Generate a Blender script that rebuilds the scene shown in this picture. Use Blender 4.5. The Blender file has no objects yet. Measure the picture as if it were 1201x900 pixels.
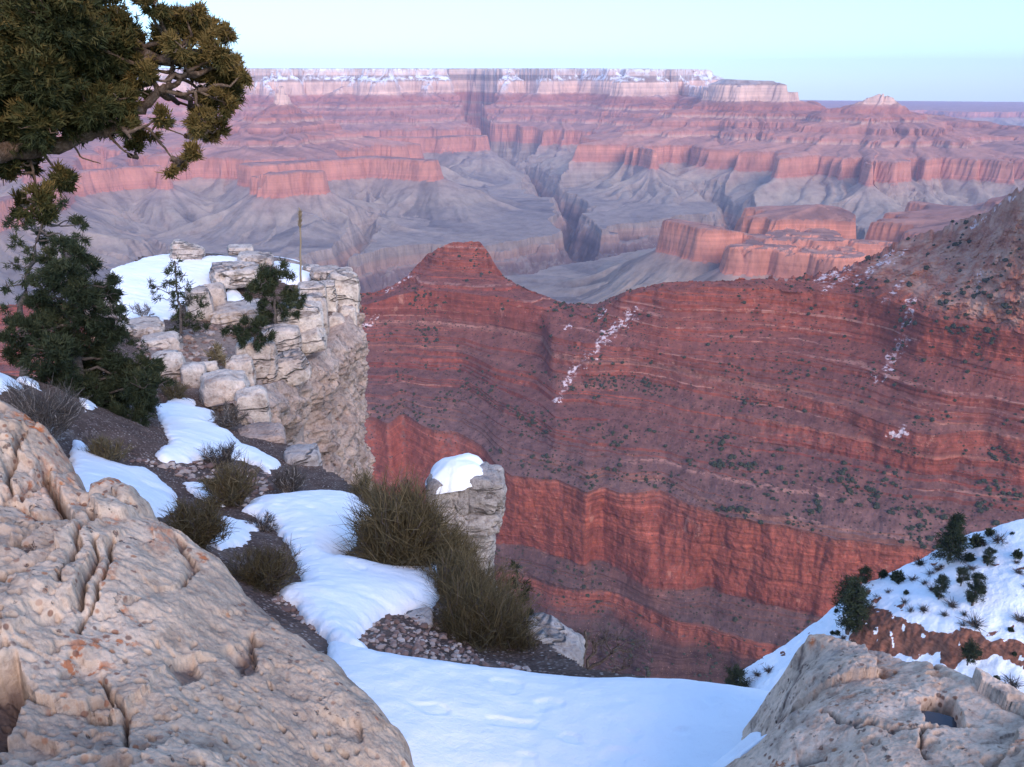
import bpy, bmesh, math, random
import numpy as np
C = bpy.context.scene.collection
SC = bpy.context.scene
rng = np.random.default_rng(7)
random.seed(7)

# ------------------------------------------------------------------ camera
F = 943.0; TH = math.atan(350 / F); CT, ST = math.cos(TH), math.sin(TH)
cam = bpy.data.objects.new('camera', bpy.data.cameras.new('camera'))
C.objects.link(cam); SC.camera = cam
cam.location = (0, 0, 0)
cam.rotation_euler = (math.pi / 2 - TH, 0, 0)
cam.data.sensor_width = 36.0
cam.data.lens = 36.0 * F / 1201.0
cam.data.clip_start = 0.05
cam.data.clip_end = 120000.0

# ------------------------------------------------------------------ world, sun, exposure
SUN_EL, SUN_AZ = math.radians(30), math.radians(156)      # azimuth from +Y towards +X
w = bpy.data.worlds.new('World'); SC.world = w; w.use_nodes = True
wn = w.node_tree.nodes; wl = w.node_tree.links
for n in list(wn): wn.remove(n)
wo = wn.new('ShaderNodeOutputWorld'); wb = wn.new('ShaderNodeBackground')
sk = wn.new('ShaderNodeTexSky'); sk.sky_type = 'NISHITA'; sk.sun_disc = False
sk.sun_elevation = SUN_EL; sk.sun_rotation = SUN_AZ; sk.altitude = 2100
sk.air_density = 1.0; sk.dust_density = 0.6; sk.ozone_density = 1.5
mx = wn.new('ShaderNodeMix'); mx.data_type = 'RGBA'; mx.blend_type = 'MULTIPLY'
mx.inputs[0].default_value = 1.0
mx.inputs[7].default_value = (0.92, 1.0, 1.0, 1)
tc = wn.new('ShaderNodeTexCoord'); sx = wn.new('ShaderNodeSeparateXYZ'); rp = wn.new('ShaderNodeValToRGB')
wl.new(tc.outputs['Generated'], sx.inputs[0]); wl.new(sx.outputs[2], rp.inputs[0])
rp.color_ramp.elements[0].position = 0.0; rp.color_ramp.elements[0].color = (.255, .345, .41, 1)     # horizon sky dimmed and tinted cyan, sky overhead left brighter
rp.color_ramp.elements[1].position = 0.35; rp.color_ramp.elements[1].color = (.86, .925, 1.0, 1)
wl.new(rp.outputs[0], mx.inputs[7])
wl.new(sk.outputs[0], mx.inputs[6]); wl.new(mx.outputs[2], wb.inputs[0])
wb.inputs[1].default_value = 0.15
wl.new(wb.outputs[0], wo.inputs[0])
sun = bpy.data.objects.new('sun', bpy.data.lights.new('sun', 'SUN')); C.objects.link(sun)
sun.data.energy = 1.15; sun.data.angle = math.radians(36); sun.data.color = (1.0, 0.79, 0.68)
sun.rotation_euler = (math.pi / 2 - SUN_EL, 0, math.pi - SUN_AZ)
SC.view_settings.view_transform = 'Standard'; SC.view_settings.look = 'None'
SC.view_settings.exposure = 1.68; SC.view_settings.gamma = 1.0
SC.cycles.use_denoising = True
SC.cycles.max_bounces = 5; SC.cycles.diffuse_bounces = 3; SC.cycles.glossy_bounces = 1
SC.cycles.transparent_max_bounces = 4; SC.cycles.volume_bounces = 1
HAZE_DENSITY = 3.0e-5

# ------------------------------------------------------------------ numeric helpers
def tn(px, py):
    up = 450.0 - np.asarray(py, float); x = np.asarray(px, float) - 600.5
    y = F * CT + up * ST; z = up * CT - F * ST
    return z / np.hypot(x, y), np.arctan2(x, y)
def pt(px, py, r):                       # point at horizontal range r seen along a pixel's ray
    t, a = tn(px, py)
    return np.array([r * math.sin(a), r * math.cos(a), r * t])
def proj(x, y, z):
    d = y * CT - z * ST; u = y * ST + z * CT
    d = np.where(d < 1e-3, 1e-3, d)
    return 600.5 + F * x / d, 450 - F * u / d
_perm = np.random.default_rng(3).permutation(256).astype(np.int32); _perm = np.concatenate([_perm, _perm, _perm])
_g3 = np.random.default_rng(5).normal(size=(256, 3)); _g3 = (_g3 / np.linalg.norm(_g3, axis=1)[:, None]).astype(np.float32)
def noise(x, y, z=None):
    x = np.asarray(x, np.float64); y = np.asarray(y, np.float64)
    z = np.zeros_like(x) + 0.37 if z is None else np.asarray(z, np.float64)
    x, y, z = np.broadcast_arrays(x, y, z)
    ix, iy, iz = np.floor(x).astype(np.int64), np.floor(y).astype(np.int64), np.floor(z).astype(np.int64)
    fx, fy, fz = (x - ix).astype(np.float32), (y - iy).astype(np.float32), (z - iz).astype(np.float32)
    ix &= 255; iy &= 255; iz &= 255
    u, v, t = [f * f * f * (f * (f * 6 - 15) + 10) for f in (fx, fy, fz)]
    out = 0
    for dx in (0, 1):
        for dy in (0, 1):
            for dz in (0, 1):
                h = _perm[_perm[_perm[(ix + dx) & 255] + ((iy + dy) & 255)] + ((iz + dz) & 255)]
                g = _g3[h]
                d = g[..., 0] * (fx - dx) + g[..., 1] * (fy - dy) + g[..., 2] * (fz - dz)
                out = out + d * (u if dx else 1 - u) * (v if dy else 1 - v) * (t if dz else 1 - t)
    return out * 1.5
def fbm(x, y, z=None, o=4, lac=2.03, gain=.5):
    s = 0; a = 1.0; f = 1.0
    zz = 0.37 if z is None else z
    for i in range(o):
        s = s + a * noise(x * f + 17.3 * i, y * f - 9.1 * i, zz * f + 4.7 * i); a *= gain; f *= lac
    return s
def sstep(a, b, x):
    t = np.clip((x - a) / (b - a), 0, 1); return t * t * (3 - 2 * t)
def seg_dist(X, Y, pts, closed=False, param=False):
    best = np.full(X.shape, 1e18); bp = np.zeros(X.shape); L = 0
    P = list(pts) + ([pts[0]] if closed else [])
    for i in range(len(P) - 1):
        ax, ay = P[i][:2]; bx, by = P[i + 1][:2]
        dx, dy = bx - ax, by - ay; l2 = dx * dx + dy * dy + 1e-12
        t = np.clip(((X - ax) * dx + (Y - ay) * dy) / l2, 0, 1)
        d = (X - ax - t * dx) ** 2 + (Y - ay - t * dy) ** 2
        m = d < best; best = np.where(m, d, best)
        if param: bp = np.where(m, i + t, bp)
    best = np.sqrt(best)
    return (best, bp) if param else best
def inside(X, Y, poly):
    c = np.zeros(X.shape, bool); n = len(poly)
    for i in range(n):
        x1, y1 = poly[i][:2]; x2, y2 = poly[(i + 1) % n][:2]
        if y1 == y2: continue
        m = ((y1 > Y) != (y2 > Y)) & (X < (x2 - x1) * (Y - y1) / (y2 - y1) + x1)
        c ^= m
    return c
def sdf(X, Y, poly):                      # positive inside
    d = seg_dist(X, Y, poly, True)
    return np.where(inside(X, Y, poly), d, -d)
class Interp:                             # smooth scattered interpolation
    def __init__(s, pts, smooth=0.02):
        P = np.array(pts, float); s.P = P[:, :2]; n = len(P)
        s.sc = np.abs(s.P).max() ; p = s.P / s.sc
        d = np.linalg.norm(p[:, None] - p[None], axis=2)
        A = np.zeros((n + 3, n + 3)); A[:n, :n] = d + smooth * 0 - np.eye(n) * smooth
        A[:n, n] = 1; A[:n, n + 1:] = p; A[n, :n] = 1; A[n + 1:, :n] = p.T
        s.w = np.linalg.solve(A, np.concatenate([P[:, 2], np.zeros(3)])); s.n = n
    def __call__(s, X, Y):
        x = np.asarray(X) / s.sc; y = np.asarray(Y) / s.sc
        o = s.w[s.n] + s.w[s.n + 1] * x + s.w[s.n + 2] * y
        for i in range(s.n):
            o = o + s.w[i] * np.hypot(x - s.P[i, 0] / s.sc, y - s.P[i, 1] / s.sc)
        return o

# ------------------------------------------------------------------ mesh helpers
def mesh_np(name, V, faces, mat, smooth=True, attrs=None, parent=None):
    V = np.asarray(V, np.float32).reshape(-1, 3)
    me = bpy.data.meshes.new(name)
    me.vertices.add(len(V)); me.vertices.foreach_set('co', V.ravel())
    if isinstance(faces, np.ndarray):
        k = faces.shape[1]; n = len(faces)
        me.loops.add(n * k); me.loops.foreach_set('vertex_index', faces.astype(np.int32).ravel())
        me.polygons.add(n); me.polygons.foreach_set('loop_start', np.arange(0, n * k, k, dtype=np.int32))
    else:
        lens = [len(f) for f in faces]; st = np.concatenate([[0], np.cumsum(lens)[:-1]]).astype(np.int32)
        flat = np.fromiter((i for f in faces for i in f), np.int32)
        me.loops.add(len(flat)); me.loops.foreach_set('vertex_index', flat)
        me.polygons.add(len(faces)); me.polygons.foreach_set('loop_start', st)
    me.polygons.foreach_set('use_smooth', np.full(len(me.polygons), smooth, bool))
    for k2, a in (attrs or {}).items():
        at = me.attributes.new(k2, 'FLOAT', 'POINT'); at.data.foreach_set('value', np.asarray(a, np.float32).ravel())
    me.update(calc_edges=True)
    me.materials.append(mat)
    o = bpy.data.objects.new(name, me); C.objects.link(o)
    if parent is not None: o.parent = parent
    return o
def grid_faces(nr, nc, wrap=False):
    r = np.arange(nr - 1)[:, None]; c = np.arange(nc if wrap else nc - 1)[None]
    a = r * nc + c; b = r * nc + (c + 1) % nc
    return np.stack([a, b, b + nc, a + nc], -1).reshape(-1, 4)
class MB:
    def __init__(s): s.v = []; s.f = []; s.n = 0; s.a = []
    def add(s, V, Fc, val=0.5):
        V = np.asarray(V, float).reshape(-1, 3); s.v.append(V); s.f.append(np.asarray(Fc, int) + s.n); s.n += len(V)
        s.a.append(np.broadcast_to(np.asarray(val, float), (len(V),)))
    def tube(s, pts, rad, k=7, val=0.5):
        pts = np.asarray(pts, float); n = len(pts); rad = np.broadcast_to(rad, (n,))
        T = np.gradient(pts, axis=0); T /= np.linalg.norm(T, axis=1)[:, None] + 1e-9
        ref = np.array([0.31, 0.2, 0.93]) if abs(T[0][2]) < .9 else np.array([1., 0.1, 0])
        U = np.cross(T, ref); U /= np.linalg.norm(U, axis=1)[:, None] + 1e-9; W = np.cross(T, U)
        an = np.linspace(0, 2 * np.pi, k, endpoint=False)
        V = pts[:, None] + rad[:, None, None] * (np.cos(an)[None, :, None] * U[:, None] + np.sin(an)[None, :, None] * W[:, None])
        s.add(V.reshape(-1, 3), grid_faces(n, k, True), val)
    def blades(s, B, D, L, W, seg=2, droop=0.0, val=0.5, tip=0.25):
        B = np.asarray(B, float); n = len(B); D = D / (np.linalg.norm(D, axis=1)[:, None] + 1e-9)
        L = np.broadcast_to(L, (n,)); W = np.broadcast_to(W, (n,)); val = np.broadcast_to(val, (n,))
        R = rng.normal(size=(n, 3)); S = np.cross(D, R); S /= np.linalg.norm(S, axis=1)[:, None] + 1e-9
        N = np.cross(D, S); cur = rng.normal(0, .16, n) * L
        V = np.zeros((n, seg + 1, 2, 3))
        for i in range(seg + 1):
            t = i / seg
            c = B + D * (L * t)[:, None] + N * (cur * t * t)[:, None]; c[:, 2] -= droop * L * t * t
            wd = W * (1 - (1 - tip) * t) * .5
            V[:, i, 0] = c - S * wd[:, None]; V[:, i, 1] = c + S * wd[:, None]
        base = (np.arange(n) * (seg + 1) * 2)[:, None]
        fs = np.concatenate([base + np.array([2 * i, 2 * i + 1, 2 * i + 3, 2 * i + 2]) for i in range(seg)])
        s.add(V.reshape(-1, 3), fs, np.repeat(val, (seg + 1) * 2))
    def build(s, name, mat, parent=None, smooth=True):
        return mesh_np(name, np.concatenate(s.v), np.concatenate(s.f), mat, smooth, {'tone': np.concatenate(s.a)}, parent)
def tag(o, label=None, cat=None, group=None, kind=None):
    if label: o['label'] = label
    if cat: o['category'] = cat
    if group: o['group'] = group
    if kind: o['kind'] = kind
    return o
def empty(name, loc=(0, 0, 0)):
    o = bpy.data.objects.new(name, None); C.objects.link(o); o.location = loc; return o
def copy_tree(o):
    c = o.copy(); C.objects.link(c)
    for ch in o.children:
        d = ch.copy(); C.objects.link(d); d.parent = c
    return c
def unit(n):
    v = rng.normal(size=(n, 3)); return v / np.linalg.norm(v, axis=1)[:, None]

# ------------------------------------------------------------------ material helpers
class NT:
    def __init__(s, name, rough=0.9, spec=0.2):
        s.m = bpy.data.materials.new(name); s.m.use_nodes = True; s.t = s.m.node_tree
        s.b = s.t.nodes['Principled BSDF']; s.b.inputs['Roughness'].default_value = rough
        s.b.inputs['Specular IOR Level'].default_value = spec
        s.pos = s.t.nodes.new('ShaderNodeNewGeometry')
    def link(s, a, b): s.t.links.new(a, b)
    def setin(s, sock, v):
        if hasattr(v, 'is_linked') or isinstance(v, bpy.types.NodeSocket): s.link(v, sock)
        elif isinstance(v, (tuple, list)): sock.default_value = tuple(v) + ((1,) if len(v) == 3 and len(sock.default_value) == 4 else ())
        else: sock.default_value = v
    def n(s, t, **k):
        nd = s.t.nodes.new(t)
        for a, v in k.items(): setattr(nd, a, v)
        return nd
    def P(s): return s.pos.outputs['Position']
    def N(s): return s.pos.outputs['True Normal']
    def attr(s, name):
        a = s.n('ShaderNodeAttribute', attribute_name=name); return a.outputs['Fac']
    def scale(s, vec, sc, off=(0, 0, 0)):
        m = s.n('ShaderNodeMapping'); s.link(vec, m.inputs[0]); m.inputs['Scale'].default_value = sc; m.inputs['Location'].default_value = off
        return m.outputs[0]
    def noise(s, vec, scale, detail=4, rough=.55, dist=0.0):
        nd = s.n('ShaderNodeTexNoise'); s.link(vec, nd.inputs['Vector']); nd.inputs['Scale'].default_value = scale
        nd.inputs['Detail'].default_value = detail; nd.inputs['Roughness'].default_value = rough; nd.inputs['Distortion'].default_value = dist
        return nd.outputs['Fac']
    def voro(s, vec, scale, feature='F1', rnd=1.0):
        nd = s.n('ShaderNodeTexVoronoi', feature=feature); s.link(vec, nd.inputs['Vector']); nd.inputs['Scale'].default_value = scale
        nd.inputs['Randomness'].default_value = rnd
        return nd.outputs['Distance']
    def math(s, op, a, b=0.0, c=0.0):
        nd = s.n('ShaderNodeMath', operation=op)
        for i, v in enumerate((a, b, c)): s.setin(nd.inputs[i], v)
        return nd.outputs[0]
    def map(s, v, a, b, c=0.0, d=1.0):
        nd = s.n('ShaderNodeMapRange'); nd.interpolation_type = 'SMOOTHSTEP'
        s.link(v, nd.inputs[0])
        for i, x in enumerate((a, b, c, d)): nd.inputs[i + 1].default_value = x
        return nd.outputs[0]
    def ramp(s, v, stops, interp='LINEAR'):
        nd = s.n('ShaderNodeValToRGB'); cr = nd.color_ramp; cr.interpolation = interp
        while len(cr.elements) < len(stops): cr.elements.new(0.5)
        for e, (p, c) in zip(cr.elements, stops): e.position = p; e.color = (*c, 1)
        s.link(v, nd.inputs[0]); return nd.outputs[0]
    def mix(s, f, a, b, mode='MIX'):
        nd = s.n('ShaderNodeMix', data_type='RGBA', blend_type=mode)
        s.setin(nd.inputs[0], f); s.setin(nd.inputs[6], a); s.setin(nd.inputs[7], b)
        return nd.outputs[2]
    def sep(s, v, i):
        nd = s.n('ShaderNodeSeparateXYZ'); s.link(v, nd.inputs[0]); return nd.outputs[i]
    def bump(s, h, strength, dist, prev=None):
        nd = s.n('ShaderNodeBump'); nd.inputs['Strength'].default_value = strength; nd.inputs['Distance'].default_value = dist
        s.link(h, nd.inputs['Height'])
        if prev: s.link(prev, nd.inputs['Normal'])
        return nd.outputs[0]
    def out(s, col, nrm=None):
        s.setin(s.b.inputs['Base Color'], col)
        if nrm: s.link(nrm, s.b.inputs['Normal'])
        return s.m

DIP = 0.018
def strata_material(name, dip, stops, lo, hi, warp_scale, warp_amp, talus, talus_mix, bscale, bdist, band_freq, bc=1.0):
    t = NT(name, 0.95, 0.1); P = t.P()
    z = t.sep(P, 2); y = t.sep(P, 1)
    e = t.math('SUBTRACT', z, t.math('MULTIPLY', t.math('MINIMUM', y, 12500.0), dip))
    wv = t.math('MULTIPLY', t.math('SUBTRACT', t.noise(P, warp_scale, 3), .5), warp_amp)
    ew = t.math('ADD', e, wv)
    u = t.math('DIVIDE', t.math('SUBTRACT', ew, lo), hi - lo)
    col = t.ramp(u, [((p - lo) / (hi - lo), c) for p, c in stops])
    # fine beds: 1-D noise along the strata
    v = t.n('ShaderNodeCombineXYZ'); t.link(t.math('MULTIPLY', ew, band_freq), v.inputs[2])
    t.link(t.math('MULTIPLY', t.sep(P, 0), band_freq * .012), v.inputs[0])
    bed = t.noise(v.outputs[0], 1.0, 5, .7)
    col = t.mix(bc, col, t.ramp(bed, [(.3, (.48, .44, .45)), (.48, (.92, .9, .9)), (.58, (1.1, 1.08, 1.06)), (.68, (1.6, 1.55, 1.5))]), 'MULTIPLY')
    # slopes carry talus
    nz = t.sep(t.N(), 2)
    pat = t.noise(P, bscale * .35, 4, .65)
    sl = t.math('ADD', nz, t.math('MULTIPLY', t.math('SUBTRACT', pat, .5), .35))
    tf = t.map(sl, .55, .82)
    tcol = t.ramp(u, [((p - lo) / (hi - lo), c) for p, c in talus])
    col = t.mix(t.math('MULTIPLY', tf, talus_mix), col, tcol)
    # stains streaking down the faces
    st = t.noise(t.scale(P, (1, 1, .45 if bc < 1 else .16)), bscale, 5, .7)
    col = t.mix(1.0, col, t.ramp(st, [(.3, (.68, .64, .64)), (.5, (1, 1, 1)), (.7, (1.25, 1.22, 1.2))]), 'MULTIPLY')
    col = t.mix(1.0, col, (.84, .8, .78), 'MULTIPLY')
    t.bed = bed
    return t, col, nz, P

# ------------------------------------------------------------------ FAR CANYON
CREAM = (.7, .48, .38); RED = (.42, .15, .09); RED2 = (.46, .19, .12); TAN = (.44, .27, .2); DKRED = (.3, .115, .08)
GRN = (.24, .2, .165); BRN = (.25, .16, .12); DK = (.1, .075, .075)
far_stops = [(-1420, DK), (-1185, (.17, .12, .11)), (-1165, (.3, .2, .16)), (-1110, (.32, .23, .18)), (-1100, (.28, .235, .2)), (-930, (.33, .275, .23)), (-835, (.4, .28, .23)),
             (-818, (.5, .21, .15)), (-740, (.58, .26, .18)), (-690, (.56, .24, .16)), (-668, (.42, .2, .15)), (-640, (.47, .2, .14)), (-600, (.5, .33, .26)), (-575, (.5, .23, .17)), (-520, (.36, .16, .12)), (-480, (.5, .23, .17)), (-440, (.5, .33, .26)),
             (-420, (.46, .19, .13)), (-375, (.4, .16, .12)), (-318, (.46, .2, .14)), (-300, CREAM), (-160, (.8, .57, .45)), (-148, (.4, .29, .24)), (-84, (.36, .28, .23)), (-76, (.74, .54, .45)), (-5, (.6, .5, .42)), (5, (.05, .06, .045))]
far_talus = [(-1420, DK), (-1050, (.24, .21, .19)), (-940, (.31, .265, .22)), (-830, (.33, .26, .215)), (-660, (.36, .2, .16)), (-500, (.38, .19, .15)), (-330, (.38, .17, .13)), (-280, (.42, .25, .2)), (-100, (.36, .28, .23)), (-10, (.22, .2, .16)), (3, (.045, .055, .04))]
t, col, nz, P_ = strata_material('canyon_strata', DIP, far_stops, -1430, 20, .0016, 16, far_talus, .85, .011, 6, .03, .55)
col = t.mix(t.map(nz, .55, .8), col, t.ramp(t.math('ADD', t.math('MULTIPLY', t.attr('rib'), .5), .5), [(.25, (1.22, 1.2, 1.14)), (.5, (1, 1, 1)), (.75, (.66, .68, .72))]), 'MULTIPLY')  # gullies darkened, ribs lightened: relief shading put into the talus colour
sn = t.math('MULTIPLY', t.attr('snow'), t.map(t.noise(t.scale(P_, (1, 1, 1.5)), .012, 6, .7), .42, .56))
col = t.mix(sn, col, (.82, .84, .88))
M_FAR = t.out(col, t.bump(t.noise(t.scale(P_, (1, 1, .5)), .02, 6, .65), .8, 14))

Pw = np.array([(-1020, 0), (-1000, -4), (-988, -78), (-885, -152), (-862, -292), (-760, -350), (-752, -375), (-640, -405), (-622, -445), (-500, -478), (-482, -522), (-330, -560), (-312, -602), (-120, -640), (-12, -664), (0, -672), (24, -812), (80, -846), (300, -970), (520, -1036), (1200, -1066), (3000, -1090), (30000, -1095)], float)
def wtop(e): return np.interp(-e, -Pw[:, 1], Pw[:, 0])
RW = -664
SP = []          # (pts[(x,y,e)], flat radius)
def sp(r0, *a):
    L = []
    for q in a:
        px, py, d = q[:3]
        tt, az = tn(px, py); tt = float(tt); az = float(az)
        if d == 0: d = RW / (tt - DIP * math.cos(az))           # on the Redwall rim
        elif d < 0:                                             # -d is a stratum
            d = d / (tt - DIP * math.cos(az))
        x, y = d * math.sin(az), d * math.cos(az)
        L.append((x, y, d * tt - DIP * y))
    SP.append((L, r0))
def axy(px, d):
    a = float(tn(px, 100)[1]); return d * math.sin(a), d * math.cos(a)
# mesas, buttes and temples, nearest to farthest
sp(40, (316, 201, 0), (345, 198, 0), (364, 199, 0))
sp(30, (316, 199, 0), (302, 205, -700))
sp(70, (300, 192, 0), (372, 186, 0), (450, 184, 0), (507, 188, 0))
sp(14, (319, 101, 7900), (321, 104, 7940)); sp(62, (320, 110, 7900), (323, 114, 7950))
sp(30, (319, 122, 7900), (300, 150, 7500), (290, 188, 0))
sp(30, (323, 124, 7950), (362, 156, 8100), (437, 160, 8700))
sp(20, (323, 125, 7900), (340, 160, 7300), (350, 183, 0))
sp(10, (322, 124, 7950), (250, 150, 9000), (150, 150, 9300), (60, 150, 9200))
sp(60, (437, 161, 0), (500, 161, 0), (563, 161, 0))
sp(30, (180, 195, 0), (140, 196, 0), (95, 200, 0), (55, 204, 0))
sp(30, (140, 196, 0), (150, 165, 8600)); sp(30, (60, 204, 0), (60, 165, 8600))
sp(40, (-20, 240, 0), (30, 226, 0)); sp(40, (30, 226, 0), (55, 206, 0)); sp(40, (-20, 240, 0), (-160, 236, 0)); sp(60, (-150, 150, 8500), (60, 155, 8900))
sp(30, (230, 215, -900), (205, 190, -700)); sp(20, (182, 197, 0), (215, 225, -930)); 
# the far rim: points of (px, distance)
RIM = [(-600, 11400), (-300, 11800), (-80, 11200), (60, 11900), (170, 11000), (230, 11700), (300, 11300), (352, 11000), (366, 11600), (385, 11400), (440, 10900), (452, 11350), (520, 11600), (560, 11300), (600, 11700), (648, 11000), (660, 11800), (700, 11300), (722, 11600), (745, 10700), (790, 10500), (800, 11200), (818, 12500), (835, 16000), (850, 21000), (940, 22500), (1000, 21500), (1040, 20500), (1062, 22800), (1120, 21000), (1160, 20000), (1230, 21500), (1500, 21000), (2000, 20000)]
RIMXY = [axy(*q) for q in RIM]
# long ridges coming down from the rim
for a in ([(385, 88, 11300), (430, 112, 11100), (480, 138, -640), (513, 152, 0)], [(300, 90, 11200), (330, 125, 10300), (420, 150, 0)], [(590, 90, 11500), (580, 125, 10900), (577, 149, 0), (615, 151, 0)],
          [(640, 90, 11200), (632, 125, 10800), (640, 149, 0)], [(700, 92, 11500), (690, 125, 11000), (665, 145, 0), (706, 146, 0)], [(745, 92, 10900), (735, 125, 10300), (722, 152, 0)],
          [(170, 90, 11200), (190, 125, 10500), (230, 150, 0)], [(440, 90, 11200), (500, 110, 11300), (545, 140, -640)], [(790, 92, 10600), (770, 125, 9900), (765, 150, -640), (756, 166, 0)]):
    sp(50, *a)
# right-hand temples
sp(70, (860, 93, 8800), (910, 95, 8800)); sp(150, (850, 106, 8850), (922, 108, 8850)); sp(40, (850, 104, 8900), (821, 100, 10600), (805, 92, 11000))
sp(60, (756, 168, 0), (803, 170, 0)); sp(50, (830, 135, 9000), (803, 168, 0)); sp(8, (776, 176, 0), (779, 172, 0))
sp(60, (880, 120, 9300), (875, 140, 8500), (880, 166, 0)); sp(60, (840, 165, 0), (950, 170, 0)); sp(30, (930, 118, 9600), (950, 145, 8700), (950, 168, 0))
sp(10, (1028, 103, 8300), (1032, 107, 8330)); sp(24, (984, 124, 8300), (1004, 115, 8320), (1028, 109, 8350), (1048, 115, 8330), (1064, 125, 8300))
sp(40, (985, 128, 8300), (940, 132, 8800)); sp(40, (1062, 130, 8350), (1100, 135, 9600), (1130, 142, 9300), (1201, 150, 8900), (1300, 160, 8600))
sp(60, (1028, 127, 8250), (1000, 150, 7900), (985, 178, 0)); sp(70, (948, 179, 0), (1010, 182, 0), (1070, 188, 0)); sp(8, (1020, 192, 0), (1022, 190, 0))
sp(40, (1060, 135, 8300), (1078, 160, -640), (1090, 168, 0), (1108, 173, 0)); sp(40, (1130, 142, 9200), (1150, 165, 0), (1168, 173, 0)); sp(40, (1190, 160, 8600), (1201, 185, 0), (1260, 190, 0))
# middle mesa with the red knob, the small red cliffs and the dark ridge at the right
sp(30, (792, 255, 0), (830, 263, 0)); sp(34, (830, 263, 0), (862, 270, -700), (900, 278, -690)); sp(40, (900, 278, -690), (1000, 282, -685), (1070, 288, -690)); sp(14, (953, 238, 4250), (985, 256, 4150))
for q_ in ((905, 3640), (960, 3600), (1010, 3560)): SP.append(([(*axy(*q_), -705), (*axy(960, 4150), -700)], 110))
sp(20, (1062, 235, 0), (1106, 241, 0), (1150, 250, 0)); sp(10, (1148, 231, 4500), (1201, 215, 4400), (1320, 195, 4300)); sp(20, (1148, 231, 4500), (1115, 250, 0))
GORGE = [axy(*q) for q in [(-900, 2900), (-300, 3000), (50, 3200), (180, 3400), (280, 3700), (350, 4050), (430, 4550), (500, 4800), (580, 4700), (650, 4950), (720, 5300), (790, 5700), (860, 6000), (960, 5900), (1060, 5500), (1200, 5300), (1500, 5000)]]
SIDES = [[axy(*q) for q in l] for l in ([(700, 5300), (672, 6000), (668, 6600), (640, 7400), (650, 8300), (600, 9500), (560, 10600), (540, 12000)], [(350, 4100), (330, 4700), (395, 5300), (420, 5900)], [(180, 3400), (190, 4500), (150, 5600)],
                                        [(420, 4700), (405, 4500), (400, 4200)], [(860, 6000), (870, 6600), (840, 7200)], [(1060, 5500), (1075, 6200), (1120, 6900)], [(960, 5900), (990, 6400)])]
Gw = np.array([(0, -1400), (50, -1390), (330, -1170), (372, -1158), (392, -1108), (900, -1090), (2000, -1050), (4000, -1050)], float)

def spurs(P0, P1, n, e0, e1, length, side, jit, r0=4):
    (x0, y0), (x1, y1) = P0, P1
    L = math.hypot(x1 - x0, y1 - y0); nx_, ny_ = -(y1 - y0) / L, (x1 - x0) / L
    if nx_ * 0 + ny_ * side < 0: nx_, ny_ = -nx_, -ny_
    for k in range(n):
        f = (k + SR.uniform(.1, .9)) / n; bx, by = x0 + (x1 - x0) * f, y0 + (y1 - y0) * f
        a = SR.normal(0, jit); dx, dy = nx_ * math.cos(a) - ny_ * math.sin(a), nx_ * math.sin(a) + ny_ * math.cos(a)
        l = length * SR.uniform(.65, 1.35); mx_ = SR.uniform(.35, .6); me = e0 + (e1 - e0) * (mx_ ** .75)
        b2 = SR.normal(0, .12) * l
        SP.append(([(bx, by, e0), (bx + dx * l * mx_ - dy * b2, by + dy * l * mx_ + dx * b2, me), (bx + dx * l, by + dy * l, e1)], r0))
SR = np.random.default_rng(21)
for pts, r0 in list(SP):                    # debris spurs below the red cliffs, ridges between the red steps
    for a, b in zip(pts[:-1], pts[1:]):
        L = math.hypot(a[0] - b[0], a[1] - b[1])
        if L < 60: continue
        if min(a[2], b[2]) < -640 and max(a[2], b[2]) > -690: spurs(a[:2], b[:2], max(1, int(L / 330)), -800, -1066, 880, -1, .5)
        if max(a[2], b[2]) > -420: spurs(a[:2], b[:2], max(1, int(L / 420)), min(a[2], b[2], -300) - 20, -664, 640, -1, .6)
for a, b in zip(RIM[:22], RIM[1:23]):
    (x0, y0), (x1, y1) = axy(*a), axy(*b); L = math.hypot(x1 - x0, y1 - y0)
    spurs((x0, y0), (x1, y1), max(1, int(L / 520)), -300, -655, 1000, -1, .45, 8)
    spurs((x0, y0), (x1, y1), max(1, int(L / 900)), -30, -300, 380, -1, .3, 25)
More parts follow.
